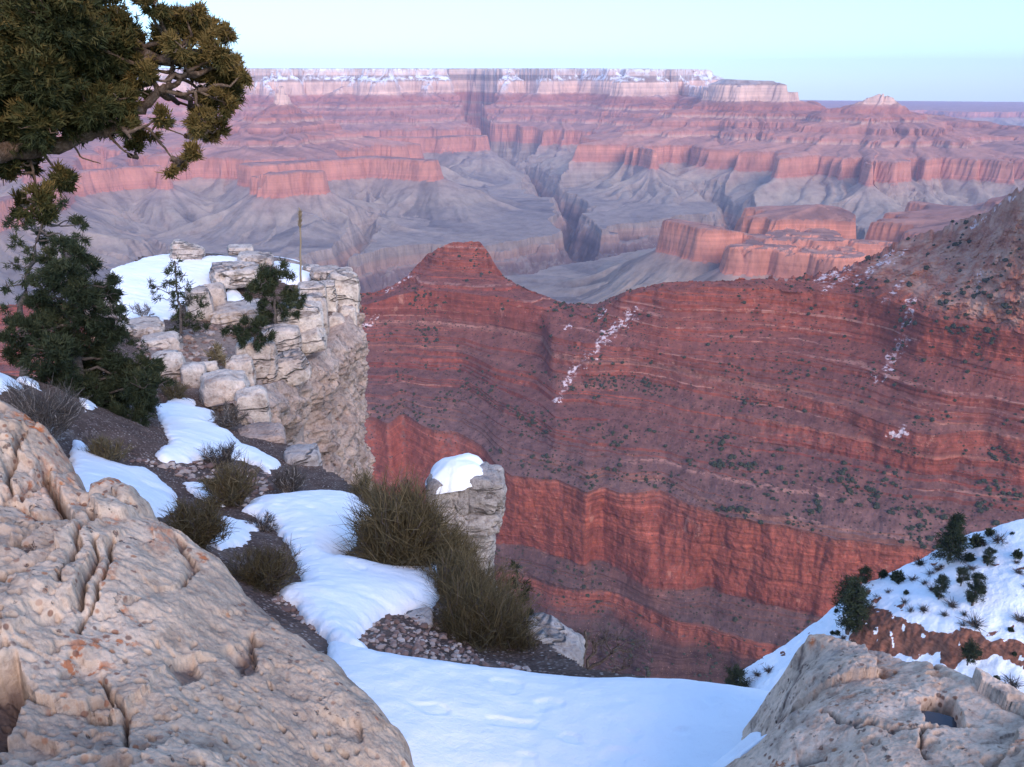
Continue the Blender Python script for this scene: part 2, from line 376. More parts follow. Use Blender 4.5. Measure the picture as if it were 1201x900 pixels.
def far_field(X, Y):
    q1 = fbm(X / 900, Y / 900, o=3); q2 = fbm(X / 260 + 7, Y / 260, o=4); q3 = fbm(X / 70, Y / 70 + 3, o=3)
    E = -1075 + 26 * fbm(X / 1300, Y / 1300 + 9, o=4) + 8 * q2
    wx = X + 170 * q1 + 34 * q2; wy = Y + 170 * fbm(X / 900 + 40, Y / 900 + 11, o=3) + 34 * fbm(X / 260 + 31, Y / 260, o=3)
    near = np.clip((np.hypot(X, Y) / 7000) ** 1.3, .3, 1.75)
    wx = X + (wx - X) * near; wy = Y + (wy - Y) * near
    RIB = .5 * q3 + .5 * q2
    for pts, r0 in SP:
        best = None
        P = pts if len(pts) > 1 else pts * 2
        xs = [p[0] for p in P]; ys = [p[1] for p in P]; R = 2400
        m = (wx > min(xs) - R) & (wx < max(xs) + R) & (wy > min(ys) - R) & (wy < max(ys) + R)
        ix = np.nonzero(m)
        if len(ix[0]) == 0: continue
        x, y = wx[ix], wy[ix]; bestv = np.full(x.shape, -5000.)
        for i in range(len(P) - 1):
            ax, ay, ae = P[i]; bx, by, be = P[i + 1]
            dx, dy = bx - ax, by - ay; l2 = dx * dx + dy * dy + 1e-9
            tt = np.clip(((x - ax) * dx + (y - ay) * dy) / l2, 0, 1)
            d = np.hypot(x - ax - tt * dx, y - ay - tt * dy)
            nx_, ny_ = (x - ax - tt * dx) / (d + 1), (y - ay - tt * dy) / (d + 1)
            gx = ax + tt * dx + nx_ * 260; gy = ay + tt * dy + ny_ * 260
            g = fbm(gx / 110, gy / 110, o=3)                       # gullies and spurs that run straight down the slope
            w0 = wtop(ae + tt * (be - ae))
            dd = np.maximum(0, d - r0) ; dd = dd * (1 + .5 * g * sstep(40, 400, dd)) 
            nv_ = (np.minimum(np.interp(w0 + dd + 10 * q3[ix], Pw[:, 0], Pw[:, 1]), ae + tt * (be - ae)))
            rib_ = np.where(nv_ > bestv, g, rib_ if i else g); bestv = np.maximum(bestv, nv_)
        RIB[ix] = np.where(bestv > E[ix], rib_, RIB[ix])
        E[ix] = np.maximum(E[ix], bestv)
    # plateau behind the far rim
    az = np.arctan2(X, Y); rr = np.hypot(X, Y)
    ra = np.array([math.atan2(x, y) for x, y in RIMXY]); rd = np.array([math.hypot(x, y) for x, y in RIMXY])
    beyond = rr > np.interp(az, ra, rd)
    m = rr > 9500; ix = np.nonzero(m)
    d, bp = seg_dist(X[ix] + .8 * (wx - X)[ix] + 260 * fbm(X[ix] / 1500 + 3, Y[ix] / 1500, o=3), Y[ix] + .8 * (wy - Y)[ix] + 330 * fbm(X[ix] / 1100, Y[ix] / 1100 + 5, o=3), RIMXY, param=True)
    gn = fbm(bp * 9, bp * 3.3, o=4)
    d = np.where(beyond[ix], -d, d)
    rt = -1020 + d * (1 + .25 * gn * sstep(100, 900, d)) + 12 * q3[ix]
    top = np.interp(bp, np.arange(len(RIM)), np.interp([q[0] for q in RIM], [-600, 300, 640, 818, 850, 1200], [8, 8, 2, -10, -700, -720]))
    E[ix] = np.maximum(E[ix], np.minimum(np.interp(rt, Pw[:, 0], Pw[:, 1]), top))
    # inner gorge and side canyons
    d, bp = seg_dist(wx + 60 * q2, wy + 60 * q3 * .4, GORGE, param=True)
    gn = fbm(X / 180, Y / 180, o=4)
    E = np.minimum(E, np.interp(d * (1 + .35 * gn), Gw[:, 0], Gw[:, 1]) + np.where(d > 360, 4000 * sstep(380, 700, d), 0))
    for s_ in SIDES:
        d, bp = seg_dist(wx + 50 * q2, wy + 30 * q3, s_, param=True)
        up = bp / (len(s_) - 1)
        E = np.minimum(E, np.interp(d * 1.9 * (1 + .35 * gn), Gw[:, 0], Gw[:, 1]) + up * 330 + np.where(d > 170, 4000 * sstep(180, 420, d), 0))
    return E + 3.5 * q3, RIB
NC, NR = (1180, 1150)
az = np.linspace(-math.radians(43), math.radians(43), NC)
u_ = np.linspace(0, 1, NR)
rr = 2150 + 5200 * u_ * .9 + 28000 * u_ ** 2.2 * .85
A_, R_ = np.meshgrid(az, rr)
X, Y = R_ * np.sin(A_), R_ * np.cos(A_)
E, RIB = far_field(X, Y); Z = E + DIP * np.minimum(Y, 12500)
slopemag = np.abs(np.gradient(Z, axis=0) / np.gradient(R_, axis=0))
snow = sstep(-330, -90, E + 60 * fbm(X / 700, Y / 700, o=2)) * sstep(2.2, .8, slopemag) * sstep(9000, 10500, Y) * (E < 1)
snow = np.maximum(snow, .75 * sstep(-240, -150, E) * sstep(8000, 9500, Y) * sstep(1.6, .6, slopemag) * (E < 1))
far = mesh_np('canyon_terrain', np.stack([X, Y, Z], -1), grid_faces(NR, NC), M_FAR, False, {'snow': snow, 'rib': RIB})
tag(far, 'far canyon of layered red buttes, mesas and grey slopes under a flat rim', 'canyon', kind='structure')

# ------------------------------------------------------------------ RED PROMONTORY, built from its rock layers
crest = [(-300, 372, -460), (250, 360, -470), (380, 350, -470), (415, 345, -480), (440, 343, -478), (470, 330, -455), (490, 310, -425), (500, 299, -408), (515, 291, -385), (530, 284, -368), (562, 284, -366), (572, 295, -385), (585, 316, -420), (592, 326, -438), (620, 340, -450), (660, 355, -470), (700, 357, -460), (722, 347, -440), (735, 341, -420), (780, 331, -398), (830, 330, -390), (880, 328, -388), (940, 325, -380), (985, 315, -362), (1020, 300, -338), (1050, 285, -312), (1100, 268, -275), (1150, 250, -230), (1201, 220, -165), (1300, 150, -60), (1500, 60, 60)]
C1 = [(-300, 395, -500), (250, 385, -510), (415, 352, -490), (440, 350, -488), (470, 338, -465), (500, 318, -432), (550, 322, -435), (588, 323, -435), (600, 333, -444), (660, 360, -474), (700, 362, -463), (735, 347, -424), (780, 340, -405), (850, 336, -392), (930, 342, -393), (1000, 345, -388), (1050, 355, -382), (1090, 372, -388), (1201, 393, -388), (1500, 430, -400)]
C1b = [(-300, 408, -520), (250, 395, -522), (415, 360, -495), (500, 340, -455), (600, 350, -458), (660, 368, -478), (700, 375, -475), (780, 374, -447), (851, 378, -453), (922, 391, -468), (965, 394, -466), (1029, 401, -460), (1075, 416, -458), (1136, 419, -448), (1201, 423, -436), (1500, 460, -450)]
Ac = [(-300, 420, -535), (250, 405, -535), (444, 370, -520), (512, 371, -520), (579, 381, -525), (640, 397, -530), (643, 413, -530), (675, 420, -530), (688, 429, -540), (736, 429, -540), (800, 438, -535), (816, 440, -533), (904, 456, -533), (940, 465, -535), (993, 476, -535), (1029, 494, -540), (1064, 504, -540), (1100, 512, -540), (1153, 504, -535), (1201, 519, -535), (1500, 560, -540)]
Ab = [(p, y + (11 if p < 760 else 16), z - (16 if p < 760 else 20)) for p, y, z in Ac]
Bc = [(-300, 450, -580), (250, 430, -580), (405, 406, -575), (480, 408, -575), (544, 410, -575), (579, 431, -580), (625, 438, -580), (650, 462, -587), (697, 457, -580), (736, 459, -577), (800, 473, -575), (850, 484, -575), (904, 495, -572), (993, 512, -575), (1065, 530, -578), (1201, 548, -578), (1500, 590, -580)]
Bb = [(-300, 475, -605), (250, 455, -605), (405, 424, -600), (480, 428, -602), (544, 428, -602), (579, 450, -606), (640, 478, -608), (650, 490, -608), (697, 490, -606), (736, 493, -606), (800, 505, -606), (887, 520, -606), (993, 535, -606), (1065, 552, -606), (1201, 572, -606), (1500, 615, -606)]
RT = [(-300, 520, -670), (250, 500, -670), (401, 491, -670), (440, 488, -670), (456, 497, -670), (472, 486, -670), (497, 502, -670), (536, 505, -670), (568, 523, -670), (583, 545, -670), (600, 558, -670), (658, 562, -670), (689, 578, -670), (707, 567, -670), (735, 578, -670), (777, 572, -670), (812, 590, -670), (857, 609, -670), (892, 618, -670), (931, 621, -670), (980, 628, -670), (1201, 668, -670), (1500, 720, -670)]
RB = [(-300, 600, -820), (250, 590, -820), (401, 585, -820), (500, 600, -820), (560, 630, -820), (583, 642, -820), (637, 649, -820), (700, 660, -820), (756, 686, -820), (826, 691, -820), (875, 705, -820), (962, 716, -820), (1201, 760, -820), (1500, 800, -820)]
L1 = [(-300, 640, -860), (400, 625, -860), (560, 665, -850), (620, 678, -850), (660, 686, -850), (735, 700, -856), (780, 722, -860), (820, 738, -862), (870, 758, -866), (950, 770, -866), (1201, 810, -870), (1500, 850, -870)]
L1b = [(p, y + 14, z - 22) for p, y, z in L1]
BOT = [(-300, 780, -985), (400, 770, -985), (640, 800, -985), (760, 815, -990), (900, 830, -1000), (1201, 880, -1000), (1500, 930, -1000)]
NCM = 1350
azm = np.linspace(-math.radians(43), math.radians(43), NCM)
def contour(L, sg=4.5):
    P = np.array(L, float); tt, aa = tn(P[:, 0], P[:, 1]); o = np.argsort(aa)
    r = P[o, 2] / tt[o]; g = np.exp(-.5 * (np.arange(-12, 13) / sg) ** 2); g /= g.sum()
    sm = lambda v: np.convolve(np.pad(v, 12, mode='edge'), g, 'valid')
    return sm(np.interp(azm, aa[o], r)), sm(np.interp(azm, aa[o], P[o, 2]))
chain = [contour(l, 1.6 if l is crest else 3.5) for l in (crest, C1, C1b, Ac, Ab, Bc, Bb, RT, RB, L1, L1b, BOT)]
rows_r, rows_z, rows_k = [], [], []
#         crest>C1  C1>C1b   C1b>A    A cliff  A>B      B cliff  Bb>RT    Redwall  RB>L1   L1 cliff L1>bottom
spec = [(90, .8), (110, .7), (110, .5), (34, .95), (80, .4), (70, .8), (150, .3), (150, 1.0), (50, .2), (40, .9), (110, .12)]
prev_r = chain[0][0]
azs = azm * 1500                                                   # metres along the face
for i, (n, cl) in enumerate(spec):
    r0, z0 = prev_r, chain[i][1]; r1, z1 = chain[i + 1]
    r1 = np.minimum(r1, r0 - 2.0); z1 = np.minimum(z1, z0 - 2.0)
    t_ = np.linspace(0, 1, n, endpoint=False)
    zz = z0[None] + (z1 - z0)[None] * t_[:, None]
    if cl in (1.0, .95): u = np.broadcast_to(t_[:, None], zz.shape).copy()
    else:
        lam = 1.3 * noise(zz / 3.4, azs[None] / 900, np.full_like(zz, 5.3)) + noise(zz / 13.0, azs[None] / 700, np.full_like(zz, 3.3)) + .6 * noise(zz / 5.0, azs[None] / 700, np.full_like(zz, 8.3))
        if i == 0: lam = lam - 3 * sstep(.16, .3, azm)[None]
        wgt = .09 + sstep(.48 - .45 * cl, .12 - .45 * cl, lam)
        cu = np.cumsum(wgt, axis=0); u = np.concatenate([np.zeros((1, NCM)), cu[:-1]]) / cu[-1:]
    rows_r.append(r0[None] + (r1 - r0)[None] * u); rows_z.append(zz); rows_k.append(np.full(n, i)); prev_r = r1
    chain[i + 1] = (r1, z1)
Rm = np.concatenate(rows_r); Zm = np.concatenate(rows_z); K = np.concatenate(rows_k)
cliffy = np.interp(K, range(11), [.6, .8, .4, 1, .4, 1, .25, 1, .2, 1, .15])[:, None]
fade = sstep(0, 25, np.arange(len(K)))[:, None]
ss = azs[None] + 0 * Zm
big = fbm(ss / 170, Zm / 420, o=3); flute = fbm(ss / 38, Zm / 150 + 5, o=3)
rough = fbm(ss / 13, Zm / 13, Rm / 30, o=3)
Rm = Rm + fade * (np.interp(K, range(11), [6, 12, 9, 9, 9, 10, 14, 26, 18, 16, 30])[:, None] * big + cliffy * (1 - np.where(K == 0, 1, 0)[:, None] * .9 * sstep(.16, .3, azm)[None]) * (5.5 * flute + 2.2 * rough))
cliffy = cliffy * (1 - np.where(K == 0, 1, 0)[:, None] * .8 * sstep(.16, .3, azm)[None])
iso = fbm(ss / 55 + 5, Rm / 90, o=5, gain=.55)
Zm = Zm + (1 - fade) * (3.2 + 6 * sstep(.2, .33, azm)[None]) * (np.round(1.5 * fbm(ss / 14, 0 * ss, o=3)) * .6 + .5 * fbm(ss / 7 + 3, 0 * ss, o=3))
knob = np.where(K == 0, 1, 0)[:, None] * sstep(.14, .3, azm)[None]
Rm = Rm + fade * knob * (9 * (1 - 2 * np.abs(fbm(ss / 42, Zm / 22, Rm / 42, o=5, gain=.55))) + 14 * fbm(ss / 90, Zm / 60, Rm / 90, o=3))
Zm = Zm + fade * (1 - cliffy) * 6.0 * iso
# behind the crest, and the near wall under the viewpoint
cr, cz = Rm[0], Zm[0]
bk = [(700, -560), (420, -520), (260, -330), (150, -200), (80, -95), (35, -38), (12, -8)]
Rb = np.stack([cr + d for d, _ in bk]); Zb = np.stack([cz + d for _, d in bk])
Rb = Rb + 20 * fbm(Rb / 90, azs[None] / 60, o=3); Zb = np.minimum(Zb + 10 * fbm(Rb / 60, azs[None] / 50, o=3), cz[None] - 2)
nl = [(1010, -1012), (900, -1020), (760, -985), (600, -900), (450, -760), (330, -600), (250, -440), (190, -300), (140, -200), (90, -140), (60, -100), (45, -70)]
Rn = np.stack([np.full(NCM, float(a)) for a, _ in nl]); Zn = np.stack([np.full(NCM, float(b)) for _, b in nl])
Zn += 20 * fbm(Rn * np.sin(azm)[None] / 120, Rn * np.cos(azm)[None] / 120, o=3) * sstep(60, 400, Rn)
Rm = np.concatenate([Rb, Rm, Rn]); Zm = np.concatenate([Zb, Zm, Zn]); K = np.concatenate([np.full(len(bk), -1), K, np.full(len(nl), 12)])
Xm, Ym = Rm * np.sin(azm)[None], Rm * np.cos(azm)[None]
PX, PY = proj(Xm, Ym, Zm)
snow = np.zeros_like(Xm)
JX = PX + 5 * fbm(Xm / 14, Zm / 9, Ym / 14, o=3); JY = PY + 5 * fbm(Xm / 14 + 9, Zm / 9, Ym / 14, o=3); JN = .55 + .6 * sstep(-.2, .35, fbm(Xm / 22, Ym / 22, Zm / 12, o=3))
for L, wd in (([(745, 366), (725, 382), (708, 398), (695, 415)], 9), ([(700, 372), (708, 366)], 5), ([(690, 420), (676, 433), (664, 452), (655, 468)], 7), ([(960, 330), (1000, 312)], 5), ([(965, 343), (995, 322)], 4), ([(1005, 330), (1045, 298)], 6), ([(1040, 310), (1062, 294)], 4),
              ([(1035, 355), (1058, 332)], 4), ([(1060, 380), (1070, 350)], 8), ([(1140, 268), (1158, 250)], 4), ([(1145, 350), (1150, 318)], 2.5), ([(1160, 245), (1190, 230)], 3), ([(1040, 430), (1060, 400)], 8), ([(1025, 445), (1045, 440)], 6), ([(430, 383), (442, 374)], 5), ([(455, 340), (480, 322)], 3), ([(1045, 510), (1060, 505)], 6), ([(670, 380), (662, 384)], 3)):
    d = seg_dist(JX, JY, L); snow = np.maximum(snow, sstep(wd * 1.6, 0, d) * JN)
pale = sstep(-6, 10, sdf(PX, PY, [(1030, 290), (1090, 268), (1160, 240), (1260, 170), (1260, 400), (1201, 385), (1130, 372), (1085, 356), (1045, 340), (1010, 318)]))
pale = np.maximum(pale, .0 * sstep(0, 20, sdf(PX, PY, [(640, 650), (720, 668), (790, 705), (850, 740), (830, 810), (620, 820), (590, 690)])))
mid_stops = [(-1020, (.085, .066, .07)), (-905, (.1, .074, .076)), (-884, (0.258, 0.110, 0.085)), (-862, (0.292, 0.123, 0.095)), (-855, (0.172, 0.123, 0.119)), (-822, (0.189, 0.114, 0.104)), (-815, (0.284, 0.101, 0.076)), (-760, (0.327, 0.119, 0.085)), (-700, (0.361, 0.132, 0.095)), (-676, (0.344, 0.141, 0.104)), (-666, (0.258, 0.167, 0.142)), (-640, (0.232, 0.110, 0.095)),  # lowest stops darkened: canyon-floor shade put into the colour of rock and scrub
             (-606, (0.258, 0.092, 0.076)), (-590, (0.310, 0.114, 0.085)), (-577, (0.310, 0.114, 0.085)), (-573, (0.396, 0.238, 0.190)), (-570, (0.241, 0.101, 0.085)), (-556, (0.301, 0.114, 0.085)), (-538, (0.318, 0.123, 0.090)), (-533, (0.430, 0.290, 0.237)), (-528, (0.258, 0.106, 0.085)), (-480, (0.310, 0.110, 0.081)), (-400, (0.344, 0.119, 0.081)), (-360, (0.361, 0.141, 0.095)), (-300, (0.387, 0.176, 0.123)), (-200, (0.430, 0.264, 0.190))]
mid_talus = [(-1020, (.085, .08, .09)), (-850, (.115, .1, .105)), (-815, (.14, .11, .11)), (-670, (.215, .165, .16)), (-620, (.2, .135, .125)), (-520, (.23, .125, .11)), (-400, (.3, .13, .1)), (-200, (.38, .2, .13))]  # low end kept dark too, deep-canyon shade painted into the debris
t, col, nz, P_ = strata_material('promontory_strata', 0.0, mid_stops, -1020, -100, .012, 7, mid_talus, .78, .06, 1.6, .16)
mot = t.noise(P_, .045, 5, .7)
col = t.mix(1.0, col, t.ramp(mot, [(.32, (.68, .68, .7)), (.5, (1, 1, 1)), (.68, (1.25, 1.22, 1.18))]), 'MULTIPLY')
spk = t.noise(P_, .22, 4, .75)
col = t.mix(t.math('MULTIPLY', t.map(spk, .6, .7), .5), col, (.5, .36, .29))
col = t.mix(t.math('MULTIPLY', t.map(spk, .44, .36), .65), col, (.13, .1, .08))
# pale washes on the cliff faces
lv = t.n('ShaderNodeCombineXYZ'); ew2 = t.math('ADD', t.sep(P_, 2), t.math('MULTIPLY', t.math('SUBTRACT', t.noise(P_, .012, 3), .5), 7)); t.link(t.math('MULTIPLY', ew2, .12), lv.inputs[2]); t.link(t.math('MULTIPLY', t.sep(P_, 0), .0012), lv.inputs[0])
lip = t.math('MULTIPLY', t.map(t.noise(lv.outputs[0], 1.0, 2, .6), .61, .65), t.map(t.noise(P_, .05, 4, .7), .42, .55))
col = t.mix(t.math('MULTIPLY', t.math('MULTIPLY', lip, t.map(t.sep(P_, 2), -690, -640)), .6), col, (.5, .32, .25))
sv = t.n('ShaderNodeTexVoronoi'); t.link(P_, sv.inputs['Vector']); sv.inputs['Scale'].default_value = .13
sdot = t.math('MULTIPLY', t.map(sv.outputs['Distance'], .3, .2), t.math('MULTIPLY', t.map(t.sep(sv.outputs['Color'], 0), .25, .3), t.map(nz, .4, .6)))
sdot = t.math('MULTIPLY', sdot, t.map(t.noise(P_, .02, 4, .6), .36, .5))
col = t.mix(t.math('MULTIPLY', sdot, .9), col, (.05, .047, .037))
pw = t.math('MULTIPLY', t.map(t.noise(t.scale(P_, (1, 1, .5)), .035, 5, .65), .6, .72), t.math('MULTIPLY', t.map(nz, .5, .3), t.map(t.sep(P_, 2), -840, -812)))
col = t.mix(t.math('MULTIPLY', pw, .62), col, (.55, .33, .25))
pl = t.math('MULTIPLY', t.attr('pale'), t.map(t.noise(P_, .03, 5, .6), .36, .6, .25, .95))
col = t.mix(pl, col, t.ramp(t.noise(t.scale(P_, (1, 1, 1.6)), .028, 6, .7), [(.34, (.26, .12, .08)), (.44, (.46, .24, .15)), (.52, (.48, .34, .25)), (.62, (.56, .42, .32)), (.7, (.52, .28, .18))]))
sn = t.math('MULTIPLY', t.map(t.attr('snow'), .35, .75), t.map(t.noise(P_, .1, 5, .68), .48, .56))
col = t.mix(t.math('MULTIPLY', sn, .85), col, (.8, .82, .86))
col = t.mix(1.0, col, (.9, .7, .66), 'MULTIPLY')
M_MID = t.out(col, t.bump(t.bed, .7, 3.5, t.bump(t.noise(t.scale(P_, (1, 1, .6)), .12, 6, .7), .8, 3)))
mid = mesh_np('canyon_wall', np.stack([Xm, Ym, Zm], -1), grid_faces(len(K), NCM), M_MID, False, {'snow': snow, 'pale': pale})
tag(mid, 'red layered promontory with cliff bands, a small butte on its crest and snow streaks', 'cliff', kind='structure')

# ------------------------------------------------------------------ NEAR MATERIALS
def rock_material(name, base, light, dark, lichen, scale, bdist, lich_amt=1.0, bed=False):
    t = NT(name, 0.88, 0.25); P = t.P()
    n1 = t.noise(P, 2.2 * scale, 5, .6); n2 = t.noise(P, 11 * scale, 6, .65); n3 = t.noise(P, 45 * scale, 5, .7)
    col = t.ramp(n1, [(.3, dark), (.47, base), (.66, light)])
    col = t.mix(1.0, col, t.ramp(n2, [(.28, (.5, .47, .47)), (.5, (1, 1, 1)), (.7, (1.22, 1.18, 1.15))]), 'MULTIPLY')
    col = t.mix(1.0, col, t.ramp(n3, [(.28, (.66, .62, .62)), (.5, (1, 1, 1)), (.72, (1.15, 1.15, 1.15))]), 'MULTIPLY')
    gr = t.math('MULTIPLY', t.map(t.noise(P, 3.3 * scale, 6, .7, .4), .56, .7), .4)
    col = t.mix(gr, col, (.3, .27, .26))
    pits = t.math('MULTIPLY', t.map(t.noise(P, 26 * scale, 3, .6), .62, .7), t.map(t.noise(P, 3.0 * scale, 3), .46, .58))
    col = t.mix(t.math('MULTIPLY', pits, .85), col, (.12, .075, .06))
    lic = t.math('MULTIPLY', t.map(t.noise(P, 17 * scale, 4, .65), .55, .62), t.map(t.noise(t.scale(P, (1, 1, 1), (3, 8, 1)), 2.3 * scale, 4, .65), .54, .62))
    col = t.mix(t.math('MULTIPLY', lic, .85 * lich_amt), col, lichen)
    big = t.attr('lichen')
    col = t.mix(t.math('MULTIPLY', big, t.map(t.noise(P, 24 * scale, 4, .7), .42, .56)), col, lichen)
    rv = t.n('ShaderNodeTexVoronoi'); t.link(t.mix(.06, P, t.n('ShaderNodeTexNoise').outputs['Color'], 'ADD'), rv.inputs['Vector']); rv.inputs['Scale'].default_value = 34 * scale
    dots = t.math('MULTIPLY', t.map(rv.outputs['Distance'], .34, .2), t.math('MULTIPLY', t.map(t.sep(rv.outputs['Color'], 0), .48, .54), t.map(t.noise(P, 2.7 * scale, 4, .6), .44, .56)))
    col = t.mix(t.math('MULTIPLY', dots, .8 * lich_amt), col, t.ramp(t.sep(rv.outputs['Color'], 1), [(0, (.1, .055, .045)), (.6, (.22, .09, .05)), (1, (.36, .15, .06))]))
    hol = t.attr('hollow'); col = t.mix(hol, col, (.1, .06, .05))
    crk = None
    if bed:
        v = t.scale(P, (.25, .25, 1)); b = t.noise(v, 3.6 * scale, 4, .6, .3)
        crk = t.map(t.math('ABSOLUTE', t.math('SUBTRACT', b, .5)), .0, .022, 1, 0)
        col = t.mix(t.math('MULTIPLY', crk, .6), col, (.14, .11, .1))
    h = t.math('ADD', t.math('MULTIPLY', n2, 1.0), t.math('MULTIPLY', n3, .4))
    h = t.math('SUBTRACT', h, t.math('MULTIPLY', pits, .5))
    if crk is not None: h = t.math('SUBTRACT', h, crk)
    return t.out(col, t.bump(h, .9, bdist))
M_BOULDER = rock_material('pink_limestone', (.41, .315, .235), (.52, .41, .315), (.3, .23, .18), (.36, .11, .035), 1.0, .013)
M_BOULDER2 = rock_material('tan_limestone', (.6, .43, .31), (.72, .54, .41), (.46, .33, .25), (.36, .11, .035), 1.0, .013)
M_PALE = rock_material('pale_limestone', (.5, .42, .36), (.62, .55, .48), (.36, .3, .27), (.36, .17, .09), .33, .11, .35, True)
M_GREYROCK = rock_material('grey_limestone', (.4, .36, .335), (.5, .46, .43), (.27, .24, .23), (.34, .18, .1), .45, .08, .2, True)
M_PINN = rock_material('pinnacle_limestone', (.33, .3, .28), (.45, .41, .38), (.19, .17, .165), (.34, .18, .1), .9, .06, .2, True)
M_FACE = rock_material('cliff_limestone', (.45, .34, .285), (.56, .44, .37), (.33, .24, .2), (.36, .17, .1), .3, .22, .5)

t = NT('snow', 0.6, 0.3); P_ = t.P()
sn_n = t.noise(P_, 5, 5, .55); sn_f = t.noise(P_, 160, 3, .6)
col = t.mix(t.map(t.noise(P_, 55, 4, .7), .66, .74), (.88, .9, .93), (.74, .73, .72))
t.b.inputs['Subsurface Weight'].default_value = 0.0
M_SNOW = t.out(col, t.bump(sn_f, .4, .006, t.bump(t.noise(P_, 17, 4, .6), .35, .02, t.bump(sn_n, .4, .05))))

t = NT('soil', 0.97, 0.1); P_ = t.P()
vd = t.voro(P_, 34); vb = t.voro(P_, 13)
sc_ = t.n('ShaderNodeTexVoronoi'); t.link(P_, sc_.inputs['Vector']); sc_.inputs['Scale'].default_value = 34
col = t.ramp(t.noise(P_, 3, 6, .7), [(.3, (.07, .045, .038)), (.5, (.12, .08, .065)), (.7, (.19, .135, .11))])
stc = t.ramp(t.sep(sc_.outputs['Color'], 0), [(0, (.14, .09, .075)), (.5, (.26, .18, .15)), (.85, (.4, .32, .28)), (1, (.5, .45, .4))])
col = t.mix(t.math('MULTIPLY', t.map(vd, .5, .25), t.map(t.sep(sc_.outputs['Color'], 1), .35, .5)), col, stc)
gv = t.attr('gravel'); col = t.mix(t.math('MULTIPLY', gv, t.map(t.noise(P_, 8, 6, .75), .35, .6, .35, 1)), col, (.36, .28, .235))
rk = t.map(t.sep(t.N(), 2), .72, .45); col = t.mix(t.math('MULTIPLY', rk, .9), col, (.42, .33, .28))
M_SOIL = t.out(col, t.bump(t.math('SUBTRACT', t.noise(P_, 20, 5, .7), t.math('MULTIPLY', vd, .7)), .9, .035))

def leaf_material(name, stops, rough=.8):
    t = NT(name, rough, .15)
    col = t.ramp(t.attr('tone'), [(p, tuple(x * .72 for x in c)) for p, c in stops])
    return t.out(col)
M_JUN = leaf_material('juniper_leaf', [(0, (.022, .03, .012)), (.35, (.05, .055, .018)), (.7, (.115, .088, .027)), (1, (.2, .13, .04))])
M_PIN = leaf_material('pinyon_needle', [(0, (.02, .032, .018)), (.5, (.045, .06, .03)), (1, (.1, .105, .05))])
M_EPH = leaf_material('ephedra_stem', [(0, (.055, .046, .026)), (.5, (.15, .122, .064)), (1, (.3, .235, .135))])
M_GREYB = leaf_material('grey_twig', [(0, (.06, .052, .048)), (.5, (.13, .115, .105)), (1, (.26, .235, .215))])
M_STRAW = leaf_material('straw', [(0, (.26, .2, .13)), (1, (.42, .33, .22))])
t = NT('bark', .95, .1); P_ = t.P()
col = t.ramp(t.noise(t.scale(P_, (1, 1, 1)), 30, 6, .7, .6), [(.3, (.045, .032, .025)), (.5, (.12, .08, .056)), (.7, (.23, .17, .13))])
M_BARK = t.out(col, t.bump(t.noise(P_, 60, 4, .7), .9, .012))
t = NT('dark_bark', .95, .1); P_ = t.P()
M_DBARK = t.out(t.ramp(t.noise(P_, 25, 5, .7), [(.35, (.05, .04, .035)), (.65, (.13, .11, .1))]))
t = NT('grey_wood', .95, .1); P_ = t.P()
M_GWOOD = t.out(t.ramp(t.noise(P_, 25, 5, .7), [(.35, (.18, .16, .15)), (.65, (.36, .33, .3))]))

# ------------------------------------------------------------------ NEAR GROUND
CP = [(600, 900, 2.7), (480, 880, 2.65), (700, 890, 2.8), (820, 870, 3.0), (600, 800, 3.45), (800, 820, 3.4), (420, 770, 3.75), (885, 822, 3.35), (950, 850, 3.1), (1100, 860, 3.1), (1300, 900, 2.9),
      (450, 745, 4.3), (480, 730, 4.6), (400, 735, 4.4), (350, 700, 4.8), (430, 690, 5.4), (500, 690, 5.4), (300, 660, 5.6), (380, 640, 6.6), (350, 600, 7.8), (420, 600, 8.0), (450, 640, 7.0), (560, 760, 4.7), (620, 780, 4.3),
      (270, 620, 7.0), (240, 570, 8.8), (300, 560, 9.6), (180, 590, 8.2), (330, 545, 11), (120, 545, 9.5), (250, 500, 13), (200, 480, 15), (150, 500, 12.5), (60, 450, 11.5), (0, 440, 10), (-200, 430, 9), (300, 500, 14), (340, 520, 13),
      (230, 440, 17.5), (270, 420, 19), (180, 390, 20.5), (160, 370, 22), (300, 350, 25), (200, 320, 26.5), (350, 325, 27), (250, 300, 29.5), (380, 325, 27), (150, 312, 28), (80, 400, 17), (100, 600, 5.5), (0, 600, 4.5), (250, 720, 4.2), (300, 1000, 2.2), (0, 900, 2.2), (1000, 1000, 2.4), (600, 1100, 2.0), (-300, 600, 4)]
G = Interp([pt(*q) for q in CP], 0.01)
EDGE = [pt(*q)[:2] for q in [(-700, 470, 8), (-300, 430, 10), (-60, 420, 12.5), (40, 412, 14.5), (100, 395, 18), (122, 372, 22.3), (124, 335, 26.8), (150, 310, 29.5), (200, 296, 30.6), (250, 299, 30.8), (330, 303, 30), (380, 318, 28.3), (408, 330, 26.8), (412, 345, 25), (404, 370, 23.6), (388, 402, 21.8), (366, 420, 20.3), (348, 432, 18.9), (326, 450, 17.6), (298, 455, 16.1), (288, 478, 14.8),
                                (325, 515, 13.7), (368, 560, 12.0), (400, 585, 10.5), (445, 600, 8.9), (490, 640, 7.3), (545, 690, 6.2), (600, 735, 5.3), (640, 770, 4.7), (680, 800, 3.95), (760, 806, 3.75), (890, 822, 3.5), (960, 840, 3.35), (1050, 850, 3.3), (1250, 880, 3.2), (1700, 960, 3.0), (1700, 1500, .6), (600, 1600, .3), (-700, 1500, .6)]]
